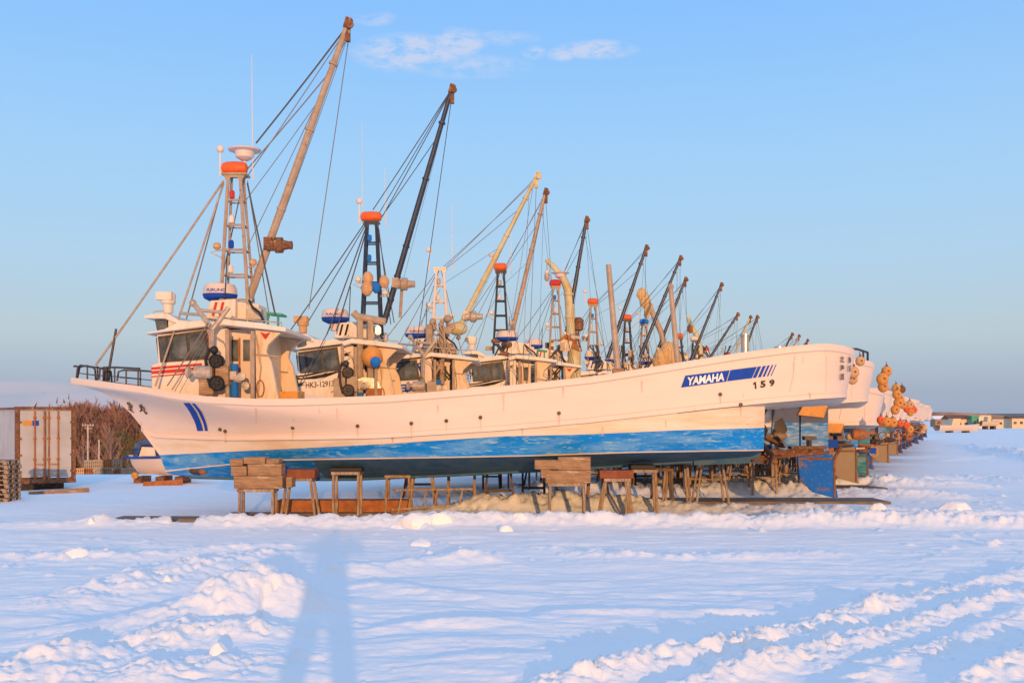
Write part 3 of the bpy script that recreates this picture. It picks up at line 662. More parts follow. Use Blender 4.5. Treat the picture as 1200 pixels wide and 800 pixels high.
    if d['k'] <= 3:
        g = MB(); vs, fs = text_tris('FURUNO', 1, .015); xm = max(q[0] for q in vs)
        g.add([c+Vector((math.sin(t)*.447, -math.cos(t)*.447, .115+y_*.11)) for t, y_ in [((x_/xm-.5)*1.15+.02, y__) for x_, y__, _ in vs]], fs)
        part(g, 'radar_lettering', M['stripeblue'], ra)
    # lamp at the front of the roof
    c = L(197, 356, -.4); b = MB(); b.lathe(c+Vector((0, 0, -.12)), [(.12, -.12), (.13, .1), (.18, .13), (.19, .36), (.15, .40), (.02, .41)], 14); b.box(c+Vector((-.05, -.1, .18)), (.40, .2, .2)); part(b, 'search_light', M['cabin'] if d['k'] != 2 else M['tanbuoy'], cab, bevel=.01)
    c = L(321, 366, -.4); b = MB(); b.slab(XZ([(312, 365), (330, 367), (330, 369.5), (312, 367.5)], -.5), -.5, .1)
    for px in (314, 326): b.tube(L(px, 367, -.4), L(px, 382, -.4), .03)
    if d['k'] in (1, 4, 7): part(b, 'bracket_table', M['green'], cab)
    OX = 0
    return cab

def build_hauling_gear(boat, d):
    global OX
    OX = d.get('cabx', 0); k = d['k']; r = random.Random(k*3+1)
    b = MB()
    for y in (-1.6,):
        b.tube(L(226, 354, y), L(249, 386, y), .06); b.tube(L(249, 386, y), L(268, 360, y), .06); b.tube(L(233, 363, y), L(263, 366, y), .045); b.tube(L(236, 369, y), L(211, 367, -1.2), .04)
    b.ball(L(226, 355, y), .09); b.tube(L(249, 386, y), L(247, 462, y), .05)
    if k in (1, 3, 5, 8): part(b, 'davit_frame', M['galv'], boat)
    b = MB()
    for (px, py, rr) in ((254, 423, .165), (255, 449, .18)):
        c = L(px, py, -1.75); b.lathe(c, [(rr*.2, -.11), (rr*.3, -.10), (rr*.34, -.05), (rr*.8, -.05), (rr, -.09), (rr, -.05), (rr*.72, -.02), (rr*.72, .04), (rr, .06), (rr, .1), (rr*.5, .07)], 20, 'Y')
        for q_ in range(6): b.beam(c+Vector((0, -.085, 0)), c+Vector((math.cos(q_*1.047)*rr*.9, -.085, math.sin(q_*1.047)*rr*.9)), .02, .02)
    b.tube(L(254, 423, -1.7), L(255, 449, -1.7), .04); b.ball(L(251, 410, -1.7), .10); b.path([L(246, 408, -1.7), L(241, 420, -1.75), L(243, 440, -1.75), L(247, 454, -1.7)], .04)
    if k in (1, 2, 5, 7): part(b, 'line_hauler', M['black'] if k == 1 else M['dark'], boat)
    b = MB(); b.lathe(L(238, 436, -1.7), [(.16, -.18), (.17, .2), (.12, .24)], 14, 'X'); b.lathe(L(222, 436, -1.75), [(.05, -.1), (.14, -.06), (.15, .0), (.06, .06), (.05, .25)], 14, 'X')
    if k in (1, 3, 6): part(b, 'capstan', M['galv'], boat)
    b = MB(); b.slab(XZ([(233, 432), (250, 430), (250, 462), (233, 463)], -1.7), -1.7, -1.4); b.box(L(262, 440, -1.6), (.3, .3, .45)); part(b, 'gear_box', M['wood'] if k == 1 else M['tan'], boat)
    b = MB(); b.lathe(L(274.5, 465, -1.35), [(.09, 0), (.1, .1), (.1, .75), (.09, .8)], 14); part(b, 'blue_drum', M['plastblue'], boat)
    b = MB(); b.lathe(L(278, 443, -1.5), [(.05, -.1), (.11, -.06), (.12, .08), (.05, .12)], 12, 'X'); b.lathe(L(283, 441, -1.6), [(.03, -.03), (.10, -.02), (.10, .02), (.03, .03)], 12, 'Y'); b.box(L(272, 440, -1.5), (.25, .2, .2)); part(b, 'winch', M['galv'], boat)
    b = MB(); b.path([L(180, 371, -1.0), L(180, 365, -1.0), L(192, 364, -1.0)], .015); part(b, 'roof_rail', M['galv'], boat); b = MB(); b.path([L(250, 378, -1.3), L(250, 371, -1.3), L(330, 378, -1.3), L(330, 384, -1.3)], .016); b.tube(L(290, 378, -1.3), L(290, 372, -1.3), .014); part(b, 'roof_rail', M['galv'], boat)
    b = MB(); b.path([L(292, 352, -.5), L(296, 360, -.9), L(304, 366, -1.0), L(310, 378, -1.1)], .03, 6); b.path([L(266, 300, -.35), L(264, 340, -.4), L(262, 372, -.5)], .014, 5); part(b, 'hydraulic_hose', M['black'], boat)
    for px, py, q in ((244, 434, 0), (262, 431, 1), (288, 452, 2), (305, 455, 3)):
        b = MB(); c = L(px, py, -1.62 if q < 2 else -1.36)
        if q == 0: b.path([c+Vector((math.cos(t)*.10+.02*math.sin(3*t), -.02*math.sin(t), math.sin(t)*.26)) for t in [i_*.45 for i_ in range(28)]], .016, 5)
        elif q == 1: b.path([c+Vector((math.cos(t)*.13, -.03, math.sin(t)*.12-.02*t)) for t in [i_*.5 for i_ in range(26)]], .014, 5)
        elif q == 2: b.lathe(c, [(.03, -.08), (.10, -.06), (.11, .04), (.04, .08)], 12, 'Y')
        else: b.path([c+Vector((math.cos(t)*.09, 0, math.sin(t)*.2)) for t in [i_*.5 for i_ in range(20)]], .015, 5)
        part(b, 'rope_coil' if q != 2 else 'deck_light', M[['rope', 'paleropes', 'galv', 'rustorange'][q]], boat)
    b = MB(); b.path([L(298, 415, -1.33), L(330, 418, -1.33)], .02, 5); b.path([L(300, 392, -1.34), L(306, 430, -1.34), L(302, 466, -1.34)], .018, 5); b.path([L(250, 392, -1.58), L(262, 400, -1.5), L(266, 412, -1.5)], .015, 5); part(b, 'conduit', M['tan'], boat)
    # engine hood / deck boxes abaft the cabin
    if k == 2:
        b = MB(); b.slab(XZ([(262, 446), (268, 434), (278, 430), (296, 432), (302, 440), (304, 447)], -1.5), -1.5, -.6); part(b, 'sheet_metal_hood', M['silver'], boat)
        b = MB(); b.slab(XZ([(283, 446), (303, 446), (303, 466), (283, 466)], -1.55), -1.55, -.9); part(b, 'wooden_box', M['rustorange'], boat)
    if k == 3:
        b = MB(); b.slab(XZ([(210, 466), (222, 448), (236, 440), (262, 452), (264, 466)], -1.5), -1.5, -.5); part(b, 'sheet_metal_hood', M['galv'], boat)
    b = MB()
    for q in range(6 if k > 1 else 3):
        px = r.uniform(335, 420) if k > 1 else r.uniform(335, 350); b.box(L(px, 472-r.uniform(0, 8), r.uniform(-1.2, .8)), (r.uniform(.2, .6), r.uniform(.2, .5), r.uniform(.2, .6)))
    part(b, 'deck_box', M[r.choice(['tan', 'galv', 'plastblue', 'rustorange'])] if k > 1 else M['amber'], boat)
    OX = 0

def build_rigging(boat, d):
    """mast tower, boom, floats, aerials and stays, from where they show in the photograph"""
    global OX
    k = d['k']; Yk = d['Y']; ox, oy = boat.location.x, boat.location.y
    def T(px, py, v=0.0):
        p = PW(px, py, Yk+v); return Vector((p.x-ox, p.y-oy, p.z))
    s = Yk/Y0; r = random.Random(k*11+3)
    tx, ty = d['tower']; top = T(tx, ty); zb = 5.0; tm = M[d['tcol']]
    x = top.x
    h = top.z-zb
    lw = .15 if k <= 2 else .12                # half gap at the top
    lb = .36 if k == 1 else .30
    legs = {}
    for sx in (-1, 1):
        for sy in (-1, 1):
            a = Vector((x+sx*lw+(.0), sy*.16, top.z)); c = Vector((x+sx*lb+(.04 if k == 1 else 0), sy*.30, zb))
            legs[(sx, sy)] = (a, c)
    par = empty('mast_tower', (0, 0, 0)); par.parent = boat
    # the mast tower is a part: carry it as one mesh with its fittings as sub-parts
    bpy.data.objects.remove(par)
    b = MB()
    for q in legs.values(): b.tube(q[0], q[1], .035 if q[0].y > 0 else .045)
    n = max(3, int(h/.62))
    for i in range(1, n+1):
        f = i/(n+.6)
        pts = {key: a.lerp(c, f) for key, (a, c) in legs.items()}
        b.tube(pts[(-1, -1)], pts[(1, -1)], .028); b.tube(pts[(-1, 1)], pts[(1, 1)], .022); b.tube(pts[(-1, -1)], pts[(-1, 1)], .018); b.tube(pts[(1, -1)], pts[(1, 1)], .018)
    b.box(top+Vector((0, 0, .03)), (.62 if k == 1 else .46, .45, .05)); b.slab([(x-lw-.12, top.z), (x+lw+.12, top.z), (x+lw, top.z-.25), (x+lw*.6, top.z-.06), (x-lw*.6, top.z-.06), (x-lw, top.z-.25)], -.2, -.14)
    tw = part(b, 'mast_tower', tm, boat)
    if d.get('float'):
        b = MB(); b.lathe(top+Vector((-.02, -.05, .20)), [(a_, h_*(1 if k <= 2 else .8)) for a_, h_ in ((.05, -.33), (.12, -.30), (.16, -.2), (.17, 0), (.16, .2), (.12, .30), (.05, .33))], 14, 'X')
        part(b, 'tower_float', M[d['float']], tw)
    # small lamps on the rungs
    cols = ['red', 'cabin', 'stripeblue', 'cabin'] if k == 1 else ['plastblue']*3 if k == 2 else [r.choice(['cabin', 'galv', 'plastblue']) for _ in range(2)]
    for i, cn in enumerate(cols):
        f = (i+1)/(n+.6); pa = legs[(-1, -1)][0].lerp(legs[(-1, -1)][1], f); pb = legs[(1, -1)][0].lerp(legs[(1, -1)][1], f); c = pa.lerp(pb, .35)
        b = MB(); b.lathe(c+Vector((0, 0, .04)), [(.05, 0), (.07, .02), (.07, .16), (.04, .2)], 10); part(b, 'rung_lamp', M[cn], tw)
    if k <= 6:
        c1 = legs[(-1, -1)][0].lerp(legs[(-1, -1)][1], .60); c2 = legs[(1, -1)][0].lerp(legs[(1, -1)][1], .66)
        b = MB(); b.path([c1, c1+Vector((-.32, -.02, .16)), c1+Vector((-.02, 0, .22))], .018); b.tube(c2, c2+Vector((.24, 0, 0)), .018)
        part(b, 'lamp_bracket', M['galv'], tw)
        for c in (c1+Vector((-.16, 0, .30)), c2+Vector((.18, 0, .10))):
            b = MB(); b.lathe(c, [(.03, -.1), (.05, -.06), (.10, -.03), (.10, .05), (.05, .1)], 10); part(b, 'deck_lamp', M['tanbuoy' if k == 1 else 'cabin'], tw)
    # aerials
    b = MB(); b.tube(top+Vector((.43, 0, -.1)), top+Vector((.40, 0, 3.1 if k == 1 else 2.0*r.uniform(.7, 1.2))), .016, .006, 5)
    if k == 2: b.tube(top+Vector((-.30, 0, 0)), top+Vector((-.32, 0, 3.2)), .012, .004, 5)
    if k <= 5: part(b, 'aerial', M['cabin'], tw)
    b = MB(); b.tube(top+Vector((-.40, 0, .0)), top+Vector((-.40, 0, .62)), .022); b.ball(top+Vector((-.40, 0, .70)), .10, m=0)
    part(b, 'beacon', M['cabin'], tw)
    if k in (1, 5):
        c = top+Vector((.22, 0, .62)); b = MB(); b.lathe(c, [(.08, -.22), (.22, -.14), (.25, 0), (.40, .03), (.42, .06), (.1, .12)], 18); b.tube(c-Vector((0, 0, .2)), c-Vector((0, 0, .62)), .03); part(b, 'aerial_dish', M['white'], tw)
    # boom
    tip = T(*d['tip'], v=d.get('tipv', -.2)); foot = T(*d['foot'], v=.0)
    b = MB(); bm_ = M[d['bcol']]; r0 = .105 if k == 1 else .095
    b.path([foot, foot.lerp(tip, .5), tip], [r0, r0*.95, r0*.7], 10); dr = (tip-foot).normalized()
    for f in (.1, .2, .33, .62, .86): b.path([foot.lerp(tip, f)-dr*.03, foot.lerp(tip, f)+dr*.03], r0*1.18, 10)
    boom = part(b, 'boom', bm_, boat)
    b = MB(); b.box(tip+dr*.05, (.16, .2, .26), Euler((0, .3, 0))); b.lathe(tip+Vector((.08, -.12, -.02)), [(.06, -.04), (.10, -.03), (.10, .03), (.06, .04)], 10, 'Y'); b.box(tip-dr*.2+Vector((.08, 0, -.05)), (.12, .12, .34)); part(b, 'boom_head', M['rust'] if k != 3 else M['craneyellow'], boom)
    if d.get('winch'):
        f = d['winch']; c = foot.lerp(tip, f)
        b = MB(); b.lathe(c+Vector((.28, -.12, -.04)), [(.08, -.3), (.15, -.28), (.15, -.1), (.20, -.08), (.20, .1), (.13, .12), (.10, .26), (.11, .34)], 12, 'X'); b.box(c+Vector((.02, -.1, 0)), (.2, .25, .3)); part(b, 'boom_winch', M['rust'] if k == 1 else M['galv'] if k > 2 else M['tan'], boom)
    # block hanging by the tower on the third boat etc.
    # stays and falls, each one a wire
    wires = d.get('wires')
    if wires is None:
        jt = lambda q: r.uniform(-q, q)
        tp = top+Vector((0, 0, .1)); z_d = 3.0
        wires = []
        for f, e in ((1.0, .0), (.97, .12), (.80, -.05)): wires.append((foot.lerp(tip, f), tp+Vector((.1, e, -.1+e)), .011))
        wires.append((tip, Vector((foot.x+2.1+jt(.4), .3, z_d)), .010)); wires.append((foot.lerp(tip, .96), Vector((foot.x+1.2+jt(.3), -.5, z_d)), .008))
        wires.append((tp, Vector((x-3.4+jt(.3), -.6, 3.4)), .013)); wires.append((tp, Vector((x-2.4+jt(.3), -1.2, 3.4)), .012)); wires.append((tp, Vector((x-1.6, 1.2, 3.4)), .012)); wires.append((tp, Vector((x+1.1, -.9, 3.5)), .012))
        wires.append((foot.lerp(tip, .9), Vector((foot.x+2.8+jt(.5), .8, z_d)), .007)); wires.append((foot.lerp(tip, .55), tp+Vector((.1, 0, -.6)), .008)); wires.append((foot.lerp(tip, 1.0), Vector((x+.6+jt(.3), -.9, 5.1)), .008)); wires.append((tp+Vector((0, 0, -.8)), Vector((x-2.0+jt(.5), .9, 3.4)), .009))
    else:
        wires = [((T(*a) if len(a) < 3 else T(a[0], a[1], a[2])), (T(*c) if len(c) < 3 else T(c[0], c[1], c[2])), q) for a, c, q in wires]
    for a, c, q in wires:
        b = MB(); sag = (a-c).length*.006
        b.path([a, a.lerp(c, .33)-Vector((0, 0, sag)), a.lerp(c, .66)-Vector((0, 0, sag)), c], q, 5); part(b, 'stay_wire', M['tan'] if q >= .024 else M['rope'] if (d['bcol'] == 'navysteel' and q > .009) or q > .0195 else M['wire'], boat)

def rail_at_bow(boat, d):
    b = MB()
    def sp(X, dz, s_): return Vector((X, s_*max(R_SH.b(X)-.08, 0), R_SH.z(X)+dz))
    for s_ in (-1, 1):
        b.path([sp(-11.05, 0, s_), sp(-11.0, .3, s_), sp(-10.9, .35, s_), sp(-10.45, .33, s_), sp(-10.38, .28, s_), sp(-10.36, 0, s_)], .025, 7)
        b.path([sp(-10.25, .05, s_), sp(-10.22, .3, s_), sp(-10.1, .36, s_), sp(-9.7, .40, s_), sp(-9.0, .44, s_)], .025, 7)
        b.path([sp(-11.0, .15, s_), sp(-10.4, .14, s_)], .012, 5); b.path([sp(-10.2, .15, s_), sp(-9.6, .18, s_), sp(-9.0, .20, s_)], .012, 5)
        for X in (-10.65, -9.75, -9.4, -9.05): b.tube(sp(X, 0, s_), sp(X, .38, s_), .02)
    b.path([sp(-11.05, .32, -1), Vector((-11.12, 0, R_SH.z(-11)+.32)), sp(-11.05, .32, 1)], .025)
    part(b, 'bow_rail', M['dark'], boat)
    b = MB(); p = sp(-10.3, -.1, 0); b.tube(p, p+Vector((.25, 0, 1.45)), .035, .03); b.box(p+Vector((0, 0, .3)), (.12, .2, .35)); part(b, 'bow_post', M['dark'], boat)

ORD = ['', 'nearest', 'second', 'third', 'fourth', 'fifth', 'sixth', 'seventh', 'eighth', 'ninth', 'tenth', 'eleventh', 'twelfth', 'thirteenth', 'fourteenth', 'fifteenth', 'sixteenth', 'seventeenth', 'eighteenth']
BO = [
 dict(Y=26, tower=(276.5, 207), tcol='tan', float='orange', tip=(407, 30), foot=(292, 350), bcol='tan', winch=.20, anti='blue', style='red',
      wires=[((403, 36), (300, 168), .022), ((400, 44), (286, 212), .012), ((404, 50), (290, 290), .010), ((392, 78), (284, 205), .016), ((372, 120), (288, 235), .010), ((410, 36), (362, 362, 1), .012), ((408, 42), (330, 258), .008),
             ((262, 212), (112, 428), .028), ((262, 215), (182, 452, -1.6), .026), ((262, 212), (200, 440, 1.4), .018), ((290, 215), (322, 366, -.8), .022), ((284, 216), (250, 372, 1.2), .016), ((244, 378, -1.7), (196, 452, -1.8), .016), ((247, 380, -1.7), (205, 458, -1.7), .009), ((290, 212), (316, 372, .8), .014)],
      label='nearest white fishing boat with a tan boom, red striped wheelhouse and 159 at its stern'),
 dict(Y=32, tower=(436, 262), tcol='navysteel', float='orange', tip=(529, 106), foot=(450, 378), bcol='navysteel', winch=.17, anti='blue2', style='black', cabx=-.45, radx=-12,
      wires=[((527, 108), (437, 246), .016), ((525, 112), (443, 252), .013), ((526, 112), (448, 254), .015), ((511, 163), (446, 256), .014), ((530, 110), (488, 405, -.8), .013), ((528, 112), (472, 330), .007),
             ((427, 262), (334, 396, -1), .018), ((428, 264), (352, 392, 0), .015), ((429, 266), (383, 392, -1.2), .02), ((430, 268), (394, 388, -1), .02), ((443, 270), (462, 378, -.5), .016), ((444, 268), (458, 380, 1), .014), ((388, 382, -1.8), (350, 452, -1.8), .014), ((372, 442, -1.9), (410, 420, -1.9), .01)],
      label='second fishing boat with navy boom and tower and black swooshes on its wheelhouse'),
 dict(Y=36.2, cabx=-0.25, radx=-3, tower=(516, 316), tcol='cabin', float=None, tip=(629, 207), foot=(536, 388), bcol='craneyellow', winch=.10, anti='brown', style='blue', label='third fishing boat with a white mast tower, cream boom and blue chevron on its wheelhouse'),
 dict(Y=41.1, cabx=0.5, radx=7, tower=(587, 319), tcol='dark', float='orange', tip=(639, 226), foot=(597, 402), bcol='tan', anti='blue', style='black', label='fourth fishing boat with a thin brown boom and an orange-topped dark tower'),
 dict(Y=46.7, cabx=-0.45, radx=-6, tower=(651, 337), tcol='tan', float='red', tip=(687, 258), foot=(662, 402), bcol='navysteel', winch=.05, anti='teal', style='red', label='fifth fishing boat with a red float on its tan tower beside the cream crane'),
 dict(Y=51.5, cabx=0.35, radx=4, tower=(695, 358), tcol='tan', float='orange', tip=(757, 291), foot=(712, 420), bcol='navysteel', anti='brown', style='blue', label='sixth fishing boat, orange float on its tower just left of the bare pole'),
 dict(Y=56.9, cabx=-0.3, radx=-4, tower=(735, 376), tcol='dark', float='orange', tip=(797, 303), foot=(750, 418), bcol='navysteel', anti='blue2', style='red', label='seventh fishing boat, its orange-topped tower just right of the bare pole'),
 dict(Y=60, cabx=0.4, radx=5, tower=(755, 381), tcol='tan', float='plastblue', tip=(803, 328), foot=(765, 425), bcol='navysteel', winch=.15, anti='teal', style='black', label='eighth fishing boat, the only one with a blue float on its tower'),
 dict(Y=67.4, cabx=-0.2, radx=-2, tower=(796, 397), tcol='navysteel', float='orange', tip=(845, 334), foot=(806, 432), bcol='navysteel', anti='navy', style='blue', label='ninth fishing boat, its orange float beside the second bare pole'),
 dict(Y=71.5, tower=(814, 400), tcol='navysteel', float='cabin', tip=(864, 369), foot=(825, 430), bcol='navysteel', anti='navy', style='red', label='tenth fishing boat with a whitish float on its dark tower'),
 dict(Y=75.5, tower=(827, 412), tcol='cabin', float='orange', tip=(887, 372), foot=(868, 425), bcol='navysteel', anti='navy', style='blue', label='eleventh fishing boat with a white tower under a small orange float'),
 dict(Y=81.7, tower=(852, 418), tcol='tan', float='red', tip=(879, 372), foot=(862, 412), bcol='craneyellow', anti='navy', style='black', label='twelfth fishing boat with a red tower float, its short cream boom beside the exhaust funnel'),
 dict(Y=88, tower=(876, 430), tcol='dark', float='orange', tip=(928, 392), foot=(908, 432), bcol='dark', anti='navy', style='red', label='thirteenth fishing boat, its boom tip just showing above the nearest boat\'s stern'),
 dict(Y=95, tower=(890, 434), tcol='dark', float='orange', tip=(936, 394), foot=(918, 432), bcol='tan', anti='navy', style='blue', label='fourteenth fishing boat in the row, a pale boom tip above the nearest stern'),
 dict(Y=102, tower=(905, 438), tcol='dark', float='orange', tip=(946, 399), foot=(930, 432), bcol='navysteel', anti='navy', style='red', label='fifteenth fishing boat in the row with a dark boom tip low over the nearest stern'),
 dict(Y=110, tower=(920, 441), tcol='dark', float='orange', tip=(960, 408), foot=(945, 436), bcol='dark', anti='navy', style='black', label='farthest fishing boat at the right end of the row'),
]
DXR = .433
for i, d in enumerate(BO):
    k = i+1; d['k'] = k
    boat = empty('fishing_boat', (DXR*(d['Y']-Y0), d['Y'], 0), d['label'], 'fishing boat', 'fishing boats propped up in a row on the snow')
    d['obj'] = boat
    SHEAR[0] = 0 if k < 3 else [.034, .05, .042, .055, .046][k % 5]
    build_hull(boat, d); build_stern_gear(boat, d); SHEAR[0] = 0
    build_cabin(boat, d)
    if k > 2:       # no two wheelhouses stand quite alike
        rr_ = random.Random(k*5)
        for ch in boat.children:
            if ch.name.startswith('cabin'): f_ = rr_.uniform(.93, 1.06); ch.scale = (f_, 1, rr_.uniform(.97, 1.04)); ch.location.x = -7.3*(1-f_)
    build_hauling_gear(boat, d); build_rigging(boat, d)
    rail_at_bow(boat, d)
boat = BO[0]['obj']; b2 = BO[1]['obj']
# markings of the nearest hull
b = MB(); hull_quad(b, [(803, 440), (855, 433.6)], [(798, 454), (851, 447)]); hull_quad(b, [(856, 433.4), (887, 429.5)], [(852, 446.6), (881, 443)])
for (x0, x1) in ((888, 892), (894, 897.5), (899.5, 902), (904.5, 906.2), (909, 910)): hull_quad(b, [(x0, 429.4-(x0-888)*.12), (x1, 429-(x1-892)*.12)], [(x0-6, 442.8-(x0-888)*.12), (x1-6, 442.4-(x1-892)*.12)], 2)
part(b, 'maker_banner', M['stripeblue'], boat)
b = MB(); hull_text(b, 'YAMAHA', 805.5, 451.5, 9.5, 43, -.13, .12, .035); part(b, 'maker_lettering', M['whiteink'], boat)
b = MB()
for ch, x, y in (('5', 891, 454.2), ('9', 901.5, 452.8)): hull_text(b, ch, x, y, 8, 6, -.1, 0, .04)
hull_quad(b, [(884, 447.6), (885.8, 447.3)], [(884.6, 455.6), (886.5, 455.4)], 2, 3); hull_quad(b, [(882.2, 449.2), (884.6, 447.2)], [(882.4, 450.9), (884.6, 449.2)], 2, 2)
part(b, 'hull_number', M['ink'], boat)
b = MB(); hull_quad(b, [(212, 467.5), (222, 481), (229, 495), (231.5, 504.5)], [(219.5, 467.5), (229, 480), (236, 495), (238.5, 504.5)], 8, 3); hull_quad(b, [(221.5, 467.8), (232, 481), (238.5, 495), (240.5, 504.5)], [(225, 468.3), (236, 481), (242, 495), (244, 504.5)], 8, 3)
part(b, 'hull_stripe', M['stripeblue'], boat)
r = random.Random(12)
for px, py, ln in ((343, 503, 14), (419, 501, 12), (482, 498, 15), (523, 495, 10), (563, 491, 13), (844, 464, 9), (868, 476, 12), (655, 486, 12), (264, 507, 12), (513, 475, 9), (660, 452, 14), (590, 462, 20), (395, 478, 16), (752, 446, 14), (930, 424, 18), (949, 460, 7), (300, 478, 18), (706, 500, 10), (780, 492, 9), (460, 512, 8), (612, 502, 8)):
    b = MB(); w_ = r.uniform(.7, 1.6); hull_quad(b, [(px-w_, py), (px+w_, py)], [(px-w_*.25+.3, py+ln), (px+w_*.2+.3, py+ln)], 2, 8)
    part(b, 'rust_streak', M['streak'], boat)
b = MB(); hull_text(b, '丸', 163, 481, 9.5, 10, .45, -.25, .03); hull_text(b, '宝', 149, 478, 9.5, 8.5, .65, -.3, .03); part(b, 'hull_lettering', M['ink'], boat)
b = MB(); c = onhull(228, 551, .02); b.ball(c+Vector((.1, -.0, 0)), .12, (2.0, .35, .85)); b.ball(c+Vector((.22, -.04, -.02)), .07, (1.3, .5, 1), m=1); part(b, 'thruster_tunnel', [M['dark'], M['rustorange']], boat)
b = MB(); 
def stern_text(bm, s, ang, z, h, wd):
    vs, fs = text_tris(s, 1, .02); xm = max(q[0] for q in vs); ym = max(q[1] for q in vs); st = [(XS, R_SH.b(XS))]+stern(R_SH)
    cum = [0]
    for a, c in zip(st, st[1:]): cum.append(cum[-1]+math.hypot(c[0]-a[0], c[1]-a[1]))
    out = []
    for x, y, _ in vs:
        t = ang+(x/xm-.5)*wd; X = interp(t, cum, [q[0] for q in st]); B = interp(t, cum, [q[1] for q in st]); n_ = Vector((.6, -.8, 0))
        out.append(Vector((X, -B, z+y/ym*h))+n_*.03)
    bm.add(out, fs)
for i_, chs in enumerate((('北', '海', '道'), ('漁', '協'))):
    for j_, c_ in enumerate(chs): stern_text(b, c_, .62+.30*i_, 3.72-j_*.2, .14, .14)
part(b, 'stern_lettering', M['ink'], boat)

# things standing on the nearest boat's stern deck and the cranes behind
def crane(px, Y, r, matn, label, par=None):
    b = MB(); b.path([PW(x, y, Y) for x, y in px], r, 12)
    for (x, y) in px[1:-1:2]: b.lathe(PW(x, y, Y), [(r*1.25 if not isinstance(r, list) else r[0]*1.2, -.05), (r*1.25 if not isinstance(r, list) else r[0]*1.2, .05)], 12)
    return b
b = MB(); b.path([L(713, 310, -1.9, 0), L(724, 434, -1.9, 0)], [.062, .078], 10); part(b, 'stern_pole', M['tan'], boat)
b = MB(); b.box(L(724, 436, -1.9, 0), (.24, .3, .16)); part(b, 'pole_block', M['wood'], boat)
b = MB(); b.path([L(786, 338, -1.9, 0), L(794, 424, -1.9, 0)], [.055, .068], 10); b.ball(L(786, 336, -1.9, 0), .075); part(b, 'stern_pole', M['tan'], boat)
b = MB(); b.lathe(L(873, 416, -1.2, 0), [(.10, 0), (.10, .46), (.125, .465), (.125, .50), (.09, .50)], 16); part(b, 'exhaust_funnel', M['silver'], boat)
b = MB(); b.lathe(L(913, 411, -.6, 0), [(.10, 0), (.10, .06), (.125, .07), (.125, .1)], 14); part(b, 'vent_cap', M['silver'], boat)
part_ = lambda k, b, n, m, **kw: b.build(n, m, BO[k-1]['obj'], **kw)
def TL(k, px, py, v=0): o = BO[k-1]['obj'].location; p = PW(px, py, BO[k-1]['Y']+v); return Vector((p.x-o.x, p.y-o.y, p.z))
# cream crane on the fifth boat
b = MB(); b.path([TL(5, *q) for q in ((640, 304), (650, 314), (660, 326), (666, 340), (668, 362), (669, 400))], [.10, .13, .17, .20, .22, .22], 12); b.lathe(TL(5, 673, 445), [(.30, -.1), (.30, 1.4), (.26, 1.45)], 18)
for q in ((667, 345), (668.3, 372)): b.lathe(TL(5, *q), [(.26, -.04), (.26, .04)], 14)
cr = part_(5, b, 'deck_crane', M['craneyellow'])
b = MB(); b.slab([(p.x, p.z) for p in (TL(5, 653, 404), TL(5, 660, 398), TL(5, 670, 401), TL(5, 668, 411), TL(5, 656, 415))], -.42, -.38); b.build('crane_plate', M['galv'], cr)
b = MB(); b.slab([(p.x, p.z) for p in (TL(5, 656, 397), TL(5, 664, 392), TL(5, 676, 402), TL(5, 679, 412), TL(5, 672, 410), TL(5, 664, 402))], -.35, .2); b.build('crane_joint', M['rustorange'], cr)
b = MB(); b.lathe(TL(5, 641, 327), [(.05, -.1), (.12, 0), (.12, .22), (.05, .3)], 10); b.tube(TL(5, 641, 306), TL(5, 641, 320), .03); b.build('crane_hook', M['galv'], cr)
b = MB(); b.lathe(TL(5, 678, 380), [(.1, -.3), (.22, -.25), (.24, .2), (.1, .32)], 12); b.build('crane_winch', M['rust'], cr)
b = MB(); b.path([TL(5, 681, 412), TL(5, 677, 395), TL(5, 680, 375)], .05); b.path([TL(5, 673, 412), TL(5, 676, 395), TL(5, 673, 380)], .05); b.build('crane_ram', M['rust'], cr)
# covered crane on the eighth boat
rr = random.Random(4)
b = MB(); b.path([TL(8, *q) for q in ((760, 356), (768, 374), (776, 392), (779, 420))], [.14, .16, .18, .2], 10); cr = part_(8, b, 'deck_crane', M['tan'])
b = MB(); 
for q, s_ in (((752, 345), .30), ((756, 352), .34), ((760, 361), .30), ((758, 368), .2)): b.ball(TL(8, *q), s_, (1, .8, 1.25), jit=.12, rnd=rr)
b.build('crane_cover', M['canvas'], cr)
b = MB()
for q, s_ in (((783, 415), .62), ((775, 420), .5), ((790, 422), .5), ((771, 424), .35)): b.ball(TL(8, q[0], q[1], -.5), s_, (.9, .8, 1.15), n=16, k=10, jit=.07, rnd=rr)
part_(8, b, 'canvas_cover', M['canvas'])
b = MB(); b.path([TL(10, *q) for q in ((806, 371), (810, 382), (817, 394), (820, 410), (820, 432))], [.12, .16, .2, .22, .22], 10); cr = part_(10, b, 'deck_crane', M['craneyellow'])
b = MB(); b.ball(TL(10, 809, 385), .24, (1, 1, 1.4)); b.tube(TL(10, 808, 375), TL(10, 809, 382), .03); b.build('crane_hook', M['rustorange'], cr)
